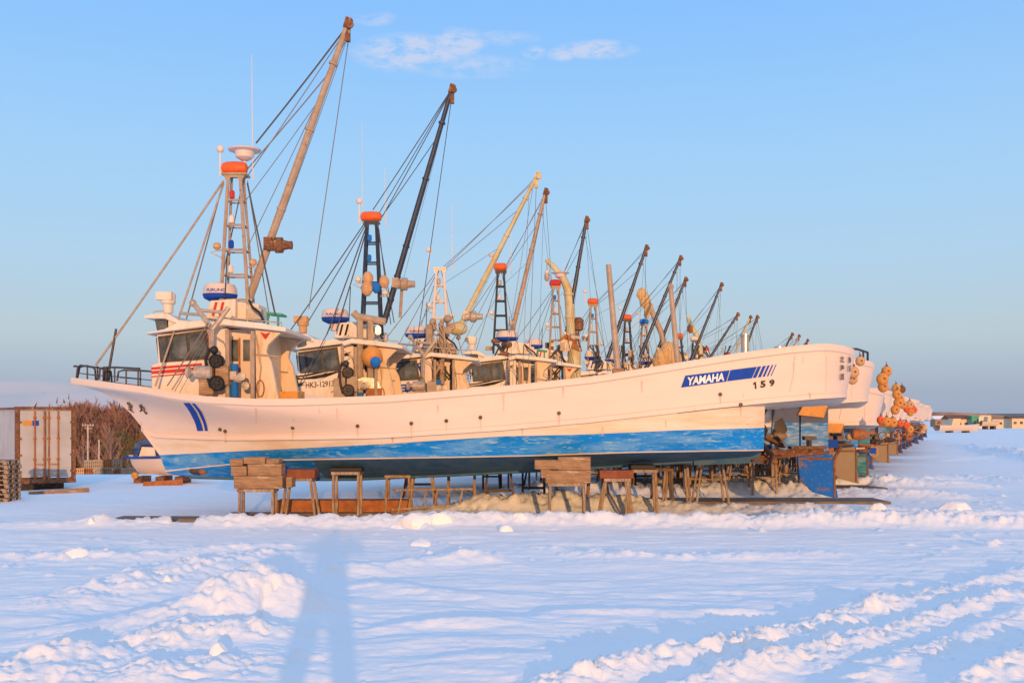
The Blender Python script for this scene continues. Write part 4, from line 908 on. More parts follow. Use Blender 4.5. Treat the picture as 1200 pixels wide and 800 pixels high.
# second boat: gantry, lamp, wrapped floats
b = MB(); b.path([TL(2, 414, 366, -1.4), TL(2, 419, 371, -1.4), TL(2, 452, 377, -1.4)], .11, 10)
for px in (422, 434): b.tube(TL(2, px, 371, -1.4), TL(2, px, 460, -1.4), .10)
ga = part_(2, b, 'gantry', M['tan'])
b = MB(); b.lathe(TL(2, 443, 392, -1.5), [(.05, 0), (.09, .05), (.09, .2), (.04, .26)], 10); b.build('work_lamp', M['lamp'], ga)
for nm, q, s_, mn in (('wrapped_float', (431, 326), .17, 'tanbuoy'), ('wrapped_float', (430, 338), .19, 'tanbuoy'), ('wrapped_float', (450, 330), .16, 'tanbuoy'), ('blue_lamp', (441, 337), .14, 'plastblue'), ('wrapped_float', (440, 418), .32, 'amber'), ('blue_lamp', (440, 424), .16, 'plastblue')):
    b = MB(); v = -1.6 if q[1] > 400 else -.35
    if q == (440, 418): q = (436, 418)
    b.ball(TL(2, *q, v-(.3 if mn == 'plastblue' and q[1] > 400 else 0)), s_, (1, .9, 1.25 if q[1] < 400 else 1), jit=.06, rnd=rr); part_(2, b, nm, M[mn])
b = MB(); b.path([TL(2, 471, 338), TL(2, 469, 372)], .05); part_(2, b, 'falls_tube', M['tan'])
# third boat: clutter of hydraulic gear
b = MB()
for q in range(26):
    p = TL(3, rr.uniform(505, 538), rr.uniform(372, 430), rr.uniform(-1.2, -.2)); (b.ball(p, rr.uniform(.06, .16)) if q % 3 else b.lathe(p, [(.05, -.1), (.13, -.08), (.13, .08), (.05, .1)], 10, 'Y'))
b.path([TL(3, 503, 380, -1), TL(3, 504, 450, -1)], .13, 8); b.path([TL(3, 517, 378, -1), TL(3, 518, 450, -1)], .09, 8)
for _ in range(6): b.path([TL(3, rr.uniform(505, 538), rr.uniform(375, 400), -1.2), TL(3, rr.uniform(505, 540), rr.uniform(400, 425), -1.3), TL(3, rr.uniform(505, 538), rr.uniform(430, 450), -1.2)], .03)
part_(3, b, 'hydraulic_gear', M['tan'])
b = MB(); b.ball(TL(3, 536, 385, -.3), .30, (1.2, 1, .8), jit=.04, rnd=rr); part_(3, b, 'covered_winch', M['craneyellow'])
for k in range(3, 13):      # hydraulic clutter round the foot of every tower
    d = BO[k-1]; r = random.Random(k); tx = d['tower'][0]; s_ = 30/d['Y']*1.2
    for q in range(12):
        b = MB(); p = TL(k, tx+r.uniform(-16, 18)*s_, r.uniform(395 if k < 7 else 412, 440), r.uniform(-1, .6)); rr_ = r.uniform(.07, .15)
        if q % 3 == 0: b.lathe(p, [(rr_*.5, -.15), (rr_, -.12), (rr_, .1), (rr_*.6, .12), (rr_*.6, .2)], 10, r.choice('XY'))
        else: b.box(p, (r.uniform(.1, .35), .2, r.uniform(.1, .4)))
        part_(k, b, 'winch_drum' if q % 3 == 0 else 'valve_box', M[r.choice(['rust', 'galv', 'dark', 'tan'])])
    for _ in range(4): b = MB(); b.path([TL(k, tx+r.uniform(-12, 12)*s_, 405, -.6), TL(k, tx+r.uniform(-18, 18)*s_, 425, -.8), TL(k, tx+r.uniform(-14, 14)*s_, 445, -.7)], .035); part_(k, b, 'hydraulic_hose', M['dark'])
b = MB(); b.path([L(990, 411, -1.0, 0)+Vector((2.7, 5.9, .1)), L(1000, 406, -1.0, 0)+Vector((2.7, 5.9, .15)), L(1010, 410, -.6, 0)+Vector((2.7, 5.9, .15)), L(1014, 418, -.2, 0)+Vector((2.7, 5.9, 0))], .04, 6)
b = MB(); q0 = Vector((6.9, -1.5, 4.0)); b.path([(6.6, -1.8, 4.05), (6.7, -1.8, 4.42), (7.6, -1.7, 4.45), (8.1, -1.2, 4.38), (8.2, -.9, 4.0)], .035); b.tube((7.4, -1.7, 4.0), (7.4, -1.7, 4.44), .03); b.tube((7.9, -1.4, 4.0), (7.9, -1.4, 4.40), .03); part_(2, b, 'stern_rail', M['dark'])

# floats hung at the sterns: each one a thing
def buoy(px, py, Y, rad, mn, label):
    rad *= .84; p = PW(px, py, Y); b = MB(); b.ball((0, 0, rad), rad, (1, 1, 1.08), 18, 12)
    o = b.build('fishing_buoy', M[mn], None, (p.x, p.y, p.z-rad)); tag(o, label, 'buoy', 'buoys hanging at the sterns of the boats')
    e = MB(); e.lathe((0, 0, rad*2.05), [(rad*.28, -.06), (rad*.3, .02), (rad*.12, .05)], 10); e.path([(0, 0, rad*2.05), (rad*.1, .02, rad*2.3), (0, .05, rad*2.9)], .012, 5); e.lathe((-rad*.0, -rad*.99, rad*1.05), [(rad*.2, -.02), (rad*.16, .03)], 10, 'Y'); e.build('buoy_eye', M['rust'], o)
BU = [(1000, 436, 24.9, .165, 'tanbuoy', 'faded orange buoy hanging at the nearest boat\'s stern, upper of the pair'), (1008, 423, 25.7, .14, 'tanbuoy', 'small faded buoy highest at the nearest boat\'s stern corner'), (999, 444, 25.1, .15, 'tanbuoy', 'faded buoy lowest at the nearest boat\'s stern, tucked behind another'),
      (1034, 444, 32, .22, 'amber', 'bright amber buoy at the second boat\'s stern, below another amber one'), (1039, 435, 32.3, .19, 'amber', 'bright amber buoy topmost at the second boat\'s stern'), (1035, 453, 32.6, .2, 'amber', 'amber buoy lowest of the three at the second boat\'s stern')]
rb_ = random.Random(9)
for o in BU: buoy(*o)
for i_, (px, py, Y, rad, mn) in enumerate([(1051, 462, 38, .2, 'amber'), (1053, 472, 38, .22, 'amber'), (1049, 480, 38, .2, 'amber'), (1055, 466, 43, .2, 'tanbuoy'), (1058, 474, 43, .2, 'amber'), (1063, 479, 48, .2, 'orange'), (1066, 474, 48, .22, 'tanbuoy'), (1067, 483, 53, .22, 'amber'), (1071, 480, 53, .2, 'orange'),
                                (1032, 492, 33, .15, 'orange'), (1039, 494, 36.2, .2, 'amber'), (1046, 495, 36.2, .2, 'amber'), (1055, 496, 44, .18, 'orange'), (1062, 498, 47, .2, 'orange'), (1066, 503, 48, .22, 'amber'), (1057, 456, 52, .22, 'rust'), (1050, 455, 44, .22, 'amber')]):
    colr = {'amber': 'amber', 'tanbuoy': 'faded tan', 'orange': 'deep orange', 'rust': 'rusty brown'}[mn]
    buoy(px, py, Y, rad, mn, f'{colr} buoy, {ORD[i_+1] if i_ else "first"} counted down the row of sterns beyond the second boat')

# ------------------------------------------------------------------ trestles, blocks, slabs
def slab_strip(x0, x1, y, wd, h=.07, rz=0, mn='concrete', nm='concrete_slab'):
    b = MB(); r = random.Random(int(y*10)); n = 24; top = []; 
    for s_ in (-1, 1):
        row = []
        for i in range(n+1): row.append((x0+(x1-x0)*i/n, y+s_*wd/2+r.uniform(-.03, .03), h))
        top.append(row)
    b.grid(top); b.grid([[(a, c, -.3) for a, c, z in top[0]], top[0]]); b.grid([top[1], [(a, c, -.3) for a, c, z in top[1]]])
    tag(b.build(nm, M[mn]), kind='structure')
slab_strip(-9.3, 8.3, 24.1, .8); slab_strip(1, 10.6, 29.4, 1.5); slab_strip(4, 12.6, 35.2, 1.8); slab_strip(8, 14.6, 41.2, 2); slab_strip(-7, -3, 25.35, .35)
b = MB(); b.box((0, 0, .16), (3.4, .5, .32)); o = b.build('rusty_beam', M['rustorange'], None, (-4.3, 26.3, 0), bevel=.02); tag(o, 'long rust-red timber beam lying on the slab under the nearest boat', 'beam')
NTR = [0]
def trestle(x, y, h, wd, dp, splay, mn, label, rz=0, leg=.058, brace=False, z0=-.03, n_leg=2):
    e = empty('trestle', (x, y, z0), label, 'trestle', 'trestles holding up the row of boats', rz)
    b = MB(); t = .07
    b.box((0, -dp/2, h-t/2), (wd, .08, t)); b.box((0, dp/2, h-t/2), (wd, .08, t)); b.box((-wd/2+.04, 0, h-t/2-.003), (.08, dp-.08, t)); b.box((wd/2-.04, 0, h-t/2-.003), (.08, dp-.08, t)); b.box((0, 0, h-t/2-.006), (.08, dp-.08, t))
    part(b, 'top_frame', M[mn], e)
    for sx in (-1, 1):
        for sy in (-1, 1):
            b = MB(); b.beam((sx*(wd/2-.05), sy*(dp/2-.05), h-t), (sx*(wd/2-.05+splay), sy*(dp/2-.05+splay*.5), 0), leg, leg); part(b, 'leg', M[mn], e)
    if brace:
        b = MB()
        for sx in (-1, 1): b.beam((sx*(wd/2-.05+splay*.6), -(dp/2-.05+splay*.3), h*.42+.01), (sx*(wd/2-.05+splay*.6), dp/2-.05+splay*.3, h*.42+.01), .035, .035)
        for sy in (-1, 1): b.beam((-(wd/2-.05+splay*.6), sy*(dp/2-.05+splay*.3), h*.42), (wd/2-.05+splay*.6, sy*(dp/2-.05+splay*.3), h*.42), .04, .04)
        part(b, 'cross_brace', M[mn], e)
    return e
def footX(px, Y): return (px-600)/1200*Y
trestle(footX(301, 23.75), 23.85, .80, .86, .42, .0, 'trestle', 'boxy timber trestle under the block pile at the nearest bow')
trestle(footX(351, 24.4), 24.5, 1.02, .66, .5, .14, 'trestle', 'splayed trestle with a red block on top, just right of the nearest bow blocks', brace=False)
trestle(footX(404, 24.6), 25.0, 1.14, .70, .55, .0, 'trestle', 'slim straight trestle standing alone before the rust-red beam')
trestle(footX(468, 26.2), 26.1, 1.0, .66, .55, .03, 'trestle', 'left trestle of the pair by the fallen rail, under the nearest keel')
trestle(footX(495, 26.2), 26.3, 1.0, .58, .55, .12, 'trestle', 'splayed trestle right behind the fallen rail, under the nearest keel')
trestle(footX(541, 28.4), 28.4, 1.25, .82, .5, .0, 'trestle', 'trestle with dark tops at the right end of the fallen rail')
trestle(footX(664, 24.0), 23.95, .93, .88, .42, .02, 'trestle', 'boxy trestle under the block pile amidships of the nearest boat')
trestle(footX(722, 24.2), 24.3, 1.02, .60, .5, .16, 'trestle', 'splayed trestle with a red block, right of the midship block pile')
trestle(footX(752, 25.2), 25.2, 1.18, .72, .5, .05, 'trestle', 'straight trestle with a black pad, second right of the midship block pile')
trestle(footX(830, 29.0), 28.7, 1.42, .62, .6, .2, 'trestle', 'lone wide-splayed trestle standing below the nearest boat\'s stern')
trestle(footX(776, 26.4), 26.4, 1.15, .5, .45, .08, 'darktrestle', 'narrow dark trestle close behind the black-padded one, right of midships')
trestle(footX(700, 26.6), 26.5, 1.05, .55, .5, .05, 'trestle', 'tan trestle under the keel just right of the midship block pile, set back')
trestle(footX(792, 27.6), 27.5, 1.3, .6, .5, .1, 'trestle', 'splayed tan trestle between the black-padded one and the lone stern trestle')
trestle(footX(585, 27.8), 27.6, 1.15, .7, .5, .12, 'darktrestle', 'dark splayed trestle just right of the fallen rail end', brace=True)
trestle(footX(625, 28.6), 28.4, 1.2, .7, .5, 0, 'darktrestle', 'dark straight trestle with a cross bar, left behind the midship pile', brace=True)
r = random.Random(21)
for k in range(2, 10):
    d = BO[k-1]; dxk = DXR*(d['Y']-Y0); Y = d['Y']
    spots = [(-5.2, -1.0), (-3.6, .6), (-2.4, -1.2), (-1.0, .3), (.2, -1.2), (1.3, .4), (2.4, -1.2), (3.6, .2), (5.0, -1.1)]
    for n_, (x, v) in enumerate(spots):
        mn = 'darktrestle' if (k == 2 and x < 1) or r.random() < .45 else 'trestle'
        h = interp(x, *KEEL)+(.30 if abs(v) > .9 else .12)-.12-(0 if k < 3 else [.034, .05, .042, .055, .046][k % 5]*max(0, x+5.5)*.42)
        trestle(x+dxk+r.uniform(-.3, .3), Y+v, h, r.uniform(.6, .85), .5, r.choice([0, .05, .14]), mn, f'{"dark steel" if mn == "darktrestle" else "tan timber"} trestle under the {ORD[k]} boat, {ORD[n_+1] if n_ else "first"} from its bow', brace=r.random() < .6)
def tblock(c, size, label, mn='wood', rz=0, nm='timber_block', cat='timber block'):
    b = MB(); b.box((0, 0, size[2]/2), size)
    o = b.build(nm, M[mn], None, (c[0], c[1], c[2]), bevel=.012); o.rotation_euler.z = rz; tag(o, label, cat, 'timber blocks packed under the hulls')
X1 = footX(300, 23.85)
tblock((X1+.10, 23.86, .78), (1.12, .46, .29), 'large timber block lying lowest on the bow trestle, with a small blue mark')
tblock((X1-.35, 23.86, 1.075), (.36, .42, .22), 'short timber block at the left in the middle layer of the bow pile')
tblock((X1+.24, 23.88, 1.075), (.78, .42, .27), 'timber block at the right in the middle layer of the bow pile')
tblock((X1-.42, 23.9, 1.30), (.30, .4, .16), 'small timber block topmost at the left of the bow pile')
tblock((X1+.0, 23.9, 1.35), (.5, .44, .15), 'thin cracked timber block topmost in the middle of the bow pile')
tblock((X1+.42, 23.9, 1.35), (.3, .40, .11), 'thin timber offcut topmost at the right of the bow pile')
tblock((X1+.80, 23.9, .80), (.14, .4, .24), 'narrow timber offcut on end at the right of the bow trestle')
tblock((X1+.98, 24.4, .99), (.66, .5, .20), 'reddish timber block on the splayed trestle near the bow', 'redblock')
tblock((footX(404, 24.6), 25.0, 1.11), (.78, .6, .10), 'black rubber pad on the slim straight trestle', 'black', nm='rubber_pad', cat='pad')
tblock((footX(482, 26.2), 26.2, .97), (1.28, .6, .13), 'long black pad across the two trestles by the fallen rail', 'black', nm='rubber_pad', cat='pad')
X2 = footX(660, 23.95)
tblock((X2+.10, 23.95, .90), (1.05, .44, .30), 'long timber block lowest in the midship pile', rz=.03)
tblock((X2-.42, 23.93, 1.02), (.22, .40, .20), 'short end-grain block lower left in the midship pile')
tblock((X2-.36, 23.95, 1.222), (.62, .46, .21), 'row of cracked timber ends at the upper left of the midship pile')
tblock((X2+.25, 23.95, 1.205), (.75, .44, .30), 'big squared timber block topmost in the midship pile')
tblock((footX(722, 24.2), 24.3, .99), (.8, .5, .19), 'reddish timber block on the splayed trestle right of the midship pile', 'redblock')
tblock((footX(752, 25.2), 25.2, 1.15), (.6, .6, .12), 'black pad on the second trestle right of the midship pile', 'black', nm='rubber_pad', cat='pad')
tblock((footX(830, 28.7)+.1, 28.7, 1.38), (.9, .6, .12), 'dark pad on the lone wide-splayed trestle under the stern', 'black', nm='rubber_pad', cat='pad')
# fallen welded frame with two long rails
b = MB(); Yf = 25.7
b.beam(PW(460, 574, Yf), PW(556, 572.5, Yf), .05, .05); b.beam(PW(458, 597, Yf-.2), PW(525, 592, Yf-.2), .05, .05)
e = empty('fallen_frame', (PW(500, 600, Yf).x, Yf, 0), 'long tan welded frame leaning against the trestles by the snow balls', 'frame')
def sh_(b, e): b.v = [tuple(Vector(q)-e.location) for q in b.v]; return b
sh_(b, e).build('rail', M['trestle'], e)
b = MB()
for px in (472, 483, 500, 513, 527, 542): b.beam(PW(px, 574, Yf), PW(px-6, 603, Yf-.1), .04, .04)
sh_(b, e).build('rung', M['trestle'], e)
# tan slatted crates stood on end beyond the nearest stern
def pallet(x, y, z, wd, dp, ht, rz, label, mn='trestle', grp='pallets and crates', upright=False, name='pallet'):
    e = empty(name, (x, y, z), label, 'pallet' if name == 'pallet' else 'crate', grp, rz); b = MB()
    if upright:
        for i in range(5): b.box((-wd/2+(i+.5)*wd/5, 0, ht/2), (wd/5*.62, .03, ht))
        b2_ = MB()
        for zz in (.06, .5, .94): b2_.box((0, .055, ht*zz), (wd, .08, .08))
        b.build('slat', M[mn], e); b2_.build('bearer', M[mn], e)
    else:
        for i in range(5): b.box((-wd/2+(i+.5)*wd/5, 0, ht-.015), (wd/5*.75, dp, .025))
        for i in range(3): b.box((-wd/2+.05+i*(wd-.1)/2, 0, .012), (.1, dp, .02))
        b.build('deck_board', M[mn], e)
        for yy in (-dp/2+.04, 0, dp/2-.04):
            b2_ = MB(); b2_.box((0, yy, ht-.036), (wd-.02, .08, .016)); 
            for i in range(3): b2_.box((-wd/2+.07+i*(wd-.14)/2, yy, ht/2-.012), (.12, .078, ht-.062))
            b2_.build('bearer', M[mn], e)
    return e
p = PW(887, 566, 37.9); pallet(p.x, 37.9, .0, 1.0, .1, 1.0, .1, 'tan pallet standing on edge left of the two beyond the nearest stern', upright=True)
p = PW(912, 566, 38.4); pallet(p.x, 38.4, .0, .75, .1, 1.0, -.1, 'tan pallet standing on edge directly behind the hanging hose', upright=True)
p = PW(764, 560, 40); pallet(p.x+1.2, 40.5, .0, .8, .1, 1.1, .2, 'tan slatted panel standing under the third boat', upright=True)

# ------------------------------------------------------------------ snow clods standing alone: things
def snow_chunk(px, py, Y, size, label, seed, sc_=(1, 1, 1), nm='snow_chunk'):
    r = np.random.default_rng(seed); b = MB(); n, k = 22, 14; vs = []
    dirs = r.normal(size=(9, 3)); dirs /= np.linalg.norm(dirs, axis=1)[:, None]; dd = r.uniform(.55, .9, 9)
    for i in range(k+1):
        t = math.pi*i/k
        for j in range(n):
            a = 2*math.pi*j/n; q = np.array([math.sin(t)*math.cos(a), math.sin(t)*math.sin(a), math.cos(t)])
            pr = dirs@q; lim = np.min(np.where(pr > .2, dd/np.maximum(pr, .2), 9)); rad = min(1, lim)*(1+.035*math.sin(9*q[0]+seed)*math.cos(8*q[2]+3*q[1]))
            vs.append(q*rad*size*np.array(sc_))
    b.add([tuple(q) for q in vs], [(i*n+j, (i+1)*n+j, (i+1)*n+(j+1) % n, i*n+(j+1) % n) for i in range(k) for j in range(n)])
    p = PW(px, py, Y); o = b.build(nm, M['snow'], None, (p.x, p.y, p.z-size*sc_[2]*.22), ang=16)
    tag(o, label, 'snow chunk', 'loose chunks of ploughed snow')
snow_chunk(109, 616, 22.6, .22, 'slanting finger of snow standing alone at the left beyond the heaps', 1, (.62, .7, 1.25))
snow_chunk(91, 650, 17.6, .24, 'wedge-shaped snow chunk in the left foreground shadow', 2, (1, .8, .75))
snow_chunk(488, 614, 22.5, .46, 'big round snowball of the pair before the nearest keel trestles', 3, (1.05, .9, .78))
snow_chunk(515, 608, 22.6, .30, 'smaller round snowball leaning on the big one\'s right', 4, (1, .9, .85))
snow_chunk(463, 622, 22.3, .24, 'low snow lump just left of the big snowball', 5, (1.1, .9, .8))
snow_chunk(609, 609, 22.8, .22, 'pointed snow pyramid left of the midship trestle', 6, (1, .8, 1))
snow_chunk(593, 621, 21.6, .16, 'small pale snow lump below the pointed pyramid', 7)
snow_chunk(284, 640, 19, .13, 'tiny upright snow chip above the left heap', 8, (.8, .8, 1.2))
snow_chunk(493, 637, 19.5, .17, 'jagged snow lump on the flat snow below the big snowball', 9, (1.2, .9, .7))
snow_chunk(1120, 598, 25, .46, 'big squared snow block at the right, ahead of the track', 10, (1.05, .7, .62))
snow_chunk(1160, 602, 25, .40, 'long low snow block lying right of the big squared one', 11, (1.9, .6, .45))
snow_chunk(1029, 598, 24.8, .25, 'upright snow chunk at the end of the bank beyond the rudder', 12, (1, .8, 1))
snow_chunk(257, 760, 10.2, .10, 'small snow clod at the crest of the lowest left ridge', 13)
snow_chunk(98, 772, 10.2, .09, 'small snow clod farther left on the lowest left ridge', 14)
snow_chunk(198, 681, 14.7, .13, 'lit clod of snow between the left heap and the wedge chunk', 15)
snow_chunk(133, 684, 14.6, .12, 'clod of snow at the left tip of the debris fan', 16)

# ------------------------------------------------------------------ left: trailer, pallets, crates, small boat, poles, wood
tr = empty('cargo_container', (footX(20, 34), 34, .22), 'weathered white cargo container with rust-brown doors frame at the left edge', 'container', rz=math.radians(38))
Wd, Ht, Ln = 1.78, 2.35, 7.0
b = MB(); b.box((Wd/2, Ln/2, Ht/2+.16), (Wd-.06, Ln-.06, Ht-.1)); part(b, 'wall', M['doorgrey'], tr)
b = MB()
for x in (0, Wd): b.box((x, 0, Ht/2+.12), (.12, .14, Ht+.1)); b.box((x, Ln, Ht/2+.12), (.1, .14, Ht+.1))
b.box((Wd/2, 0, Ht+.17), (Wd+.14, .16, .10)); b.box((Wd/2, 0, .08), (Wd+.12, .16, .18)); b.box((0, Ln/2, Ht+.16), (.08, Ln-.16, .08)); b.box((0, Ln/2, .08), (.08, Ln-.16, .14))
part(b, 'door_frame', M['rust'], tr)
for i in range(2):
    b = MB(); b.box((.07+(i+.5)*(Wd-.14)/2, -.03, Ht/2+.14), ((Wd-.14)/2-.02, .05, Ht-.12)); do = part(b, 'door', M['doorgrey'], tr, bevel=.008)
    for q in (0, 1):
        xx = .07+i*(Wd-.14)/2+(.46 if i == 0 else .08)+q*.30-(.0 if i == 0 else 0)
        b = MB(); b.tube((xx, -.085, .12), (xx, -.085, Ht+.08), .026); 
        for zz in (.2, .8, 1.5, 2.2): b.box((xx, -.075, zz), (.09, .05, .07))
        if q: b.beam((xx, -.11, .62), (xx-.28, -.11, .64), .03, .03)
        part(b, 'lock_bar', M['rustorange'], do)
b = MB(); b.box((.30, -.062, 2.02), (.28, .012, .17)); b.box((.56, -.062, 2.02), (.20, .012, .17), m=1); part(b, 'sticker', [M['amber'], M['stripeblue']], tr)
b = MB()
for i in range(4):
    for s_ in (.06, Wd-.06): b.box((s_, -.07, .4+i*.55), (.12, .04, .06))
part(b, 'door_hinge', M['rust'], tr)
b = MB(); b.box((.8, .9, -.12), (1.5, 1.2, .28)); b.box((Wd/2, 4.5, -.1), (1.7, 3, .28)); part(b, 'underframe', M['dark'], tr)
for i in range(9):
    zz = i*.135; pallet(footX(-2, 29.6)+.02*math.sin(i*3), 29.6, zz, .95, .8, .125, .05*math.sin(i*2.3), f'weathered wooden pallet, {ORD[i+1] if i else "lowest"} up in the stack before the container' if i else 'weathered wooden pallet at the bottom of the stack before the container')
b = MB(); b.path([(-.47, -.42, .85), (.22, -.42, .8), (.3, -.42, .4), (.33, -.42, .02)], .015)
def plank(px0, py0, px1, py1, Y0_, Y1_, t, mn, label, nm='plank'):
    a, c = PW(px0, py0, Y0_), PW(px1, py1, Y1_); b = MB(); b.beam(a-a, c-a, t, t*.7); o = b.build(nm, M[mn], None, a); tag(o, label, 'plank')
plank(34, 579, 104, 574, 32.0, 33.2, .16, 'wood', 'long thick timber plank lying on the snow before the container')
plank(168, 568, 214, 565, 36.2, 36.8, .22, 'rustorange', 'orange-brown timber under the small white boat')
rr = random.Random(33)
# white-topped lean-to and rows of slatted crates
CR = ['first', 'second', 'third', 'fourth', 'fifth', 'sixth', 'seventh']
for i, (px, n_) in enumerate([(93, 2), (104, 3), (115, 3), (126, 3), (137, 3), (147, 2), (157, 2)]):
    for q in range(n_):
        Y = 60+rr.uniform(-.4, .4); x = footX(px, Y)
        e = pallet(x, Y, gz(x, Y)-.02+q*.50, .54, .40, .49, rr.uniform(-.3, .3), f'wooden fish crate, {["bottom", "middle", "top"][q]} of the {CR[i]} stack from the container', mn=rr.choice(['canvas', 'trestle', 'rustorange', 'paleropes', 'tanbuoy', 'tan']), grp='crates stacked beyond the container', upright=True, name='fish_crate')
        b = MB(); b.box((0, .18, .24), (.48, .02, .42)); b.box((.22, .1, .2), (.02, .18, .34)); b.box((-.22, .1, .2), (.02, .18, .34)); b.build('side_board', M['trestle'], e)
for i, px in enumerate((99, 131)):
    b = MB()
    for _ in range(16): b.ball((rr.uniform(-.35, .35), rr.uniform(-.2, .2), rr.uniform(.03, .25)), rr.uniform(.08, .16), jit=.2, rnd=rr)
    o = b.build('net_heap', M['net'], None, (footX(px, 58.6), 58.6, gz(footX(px, 58.6), 58.6))); tag(o, f'dark tangled net heap before the crates, {["nearer the container", "nearer the motor boat"][i]}', 'net', 'net heaps before the crates')
b = MB()
b.box((0, 0, .65), (4.2, 1.2, 1.3), m=0); b.box((0, 0, 1.34), (4.4, 1.4, .1), m=1); sh2 = MB(); o = b.build('long_shed', [M['dirtywhite'], M['snow']], None, (footX(126, 64), 64, gz(footX(126, 64), 64)-.1)); tag(o, 'low plank shed with snow on its flat roof behind the crates', 'shed')
b = MB(); b.box((0, -.61, .5), (.6, .03, .9)); b.build('door', M['rust'], o)
def utility_pole(px, ptop, Y, z0, label, arms=True):
    x = footX(px, Y); zt = PW(px, ptop, Y).z; e = empty('utility_pole', (x, Y, z0), label, 'utility pole', 'utility poles')
    b = MB(); b.tube((0, 0, 0), (0, 0, zt-z0), .07, .055, 8); b.build('pole', M['galv'], e)
    if arms:
        b = MB(); b.box((0, 0, zt-z0-.08), (.75, .05, .06)); b.box((.05, 0, zt-z0-.25), (.5, .05, .05))
        for x in (-.34, -.15, .15, .34): b.lathe((x, 0, zt-z0-.05), [(.02, 0), (.04, .03), (.03, .1)], 8)
        b.build('crossarm', M['galv'], e)
utility_pole(103, 497, 66, -2.6, 'pale concrete utility pole with crossarms before the wood')
utility_pole(116, 515, 66, -2.6, 'short bare post right of the crossarm pole', False)
# small motor boat on blocks
mb = empty('motor_boat', (footX(186, 38), 38, .0), 'small white motor boat with a blue canvas hood behind the nearest bow', 'motor boat')
b = MB(); rows = []
for (zz, wv, xa, xb) in ((.28, .25, -.75, 1.6), (.55, .62, -.98, 1.7), (.95, .8, -1.12, 1.75)):
    rows.append([(xa+(xb-xa)*f, -wv*min(1, (f*2.2)**.6), zz+(.1*(1-f)**2)) for f in [i/14 for i in range(15)]])
b.grid(rows, flip=True); b.grid([[(x, -y, z) for x, y, z in r_] for r_ in rows]); b.grid([[(x, y, z) for x, y, z in rows[2]], [(x, -y, z) for x, y, z in rows[2]]]); b.grid([[(x, y, z) for x, y, z in rows[0]], [(x, -y, z) for x, y, z in rows[0]]], flip=True)
part(b, 'hull', M['white'], mb)
b = MB(); b.path([(-1.05, -.7, .98), (1.7, -.82, .95)], .04); part(b, 'gunwale', M['stripeblue'], mb)
b = MB(); b.slab([(-.75, 1.0), (-.7, 1.45), (-.4, 1.62), (.05, 1.6), (.22, 1.4), (.22, 1.0), (.08, 1.0), (.05, 1.35), (-.45, 1.4), (-.6, 1.0)], -.55, .55); part(b, 'canvas_hood', M['navy'], mb)
b = MB(); b.slab([(-.55, 1.02), (-.45, 1.36), (.02, 1.34), (.06, 1.02)], -.5, .5); b.box((.9, 0, 1.2), (1.1, .9, .4)); part(b, 'cuddy', M['cabin'], mb)
for x in (-.6, .2, .9): b = MB(); b.box((x, 0, .13), (.3, 1.0, .26)); part(b, 'keel_block', M['rust'], mb)
buoy(158, 557, 37.2, .15, 'amber', 'amber buoy resting against the bow of the small motor boat')

# trees: bare wood, a few nearer trunks, a round evergreen
def mtl(n, c, c2): return mat(n, c, .85, c2=c2, scale=.8, thr=.5, soft=.2, bump=0)
M['twig'] = mtl('bare_twigs', (.24, .125, .095), (.34, .17, .12)); M['bark'] = mtl('pale_bark', (.30, .20, .15), (.20, .13, .10)); M['evergreen'] = mtl('evergreen_leaves', (.12, .115, .03), (.20, .14, .04)); M['brush'] = mtl('brushwood', (.15, .09, .07), (.22, .13, .09))
def bare_tree(b, base, h, r, thick=.12, tw=.035, n1=9, n2=7, n3=3):
    tip = base+Vector((r.uniform(-.4, .4), r.uniform(-.3, .3), h)); b.path([base, base.lerp(tip, .5)+Vector((r.uniform(-.2, .2), 0, 0)), tip], [thick, thick*.6, thick*.15], 5, 0)
    for i in range(n1):
        f = .25+.72*i/n1; p = base.lerp(tip, f); a = r.uniform(0, 6.28); ln = h*.42*(1.15-f)*r.uniform(.7, 1.3); d = Vector((math.cos(a)*.75, math.sin(a)*.6, r.uniform(.7, 1.3))).normalized()*ln
        b.path([p, p+d*.5+Vector((0, 0, -.05*ln)), p+d], [thick*.35, thick*.22, thick*.08], 4, 0, cap=False)
        for j in range(n2):
            q = p+d*(.25+.75*j/n2); e2 = (d.normalized()+Vector((r.uniform(-.9, .9), r.uniform(-.6, .6), r.uniform(-.2, .9)))).normalized()*ln*r.uniform(.25, .5)
            s_ = Vector((tw, 0, 0)); b.add([q-s_, q+s_, q+e2], [(0, 1, 2)], 1)
            for m in range(n3):
                g = q+e2*(.3+.3*m); e3 = (e2.normalized()+Vector((r.uniform(-1, 1), r.uniform(-.7, .7), r.uniform(-.4, .8)))).normalized()*ln*r.uniform(.12, .26); s2 = Vector((tw*.7, 0, tw*.4)); b.add([g-s2, g+s2, g+e3], [(0, 1, 2)], 1)
b = MB(); r = random.Random(77); Yw = 105
for i in range(330):
    Y = r.uniform(96, 118); px = r.uniform(40, 262); h = 8.1*r.uniform(.86, 1.0)*(1.05 if 95 < px < 140 else .98)
    bare_tree(b, Vector((footX(px, Y), Y, -4.4)), h*(1+.06*math.sin(px*.09)), r, .065, .034, 10, 8, 4)
o = b.build('bare_wood', [M['bark'], M['twig']], ang=180); tag(o, kind='stuff')
b = MB(); r = random.Random(79)
for i in range(26000):
    Y = r.uniform(94, 118); px = r.uniform(40, 262); z = -4.4+abs(r.gauss(0, 2.5)); x = footX(px, Y); a = r.uniform(0, 6.28); s_ = r.uniform(.12, .3); d = Vector((r.uniform(-.4, .4), r.uniform(-.3, .3), r.uniform(.4, 1.0))); p = Vector((x, Y, z)); b.add([p, p+Vector((math.cos(a)*s_, math.sin(a)*s_, 0)), p+d], [(0, 1, 2)])
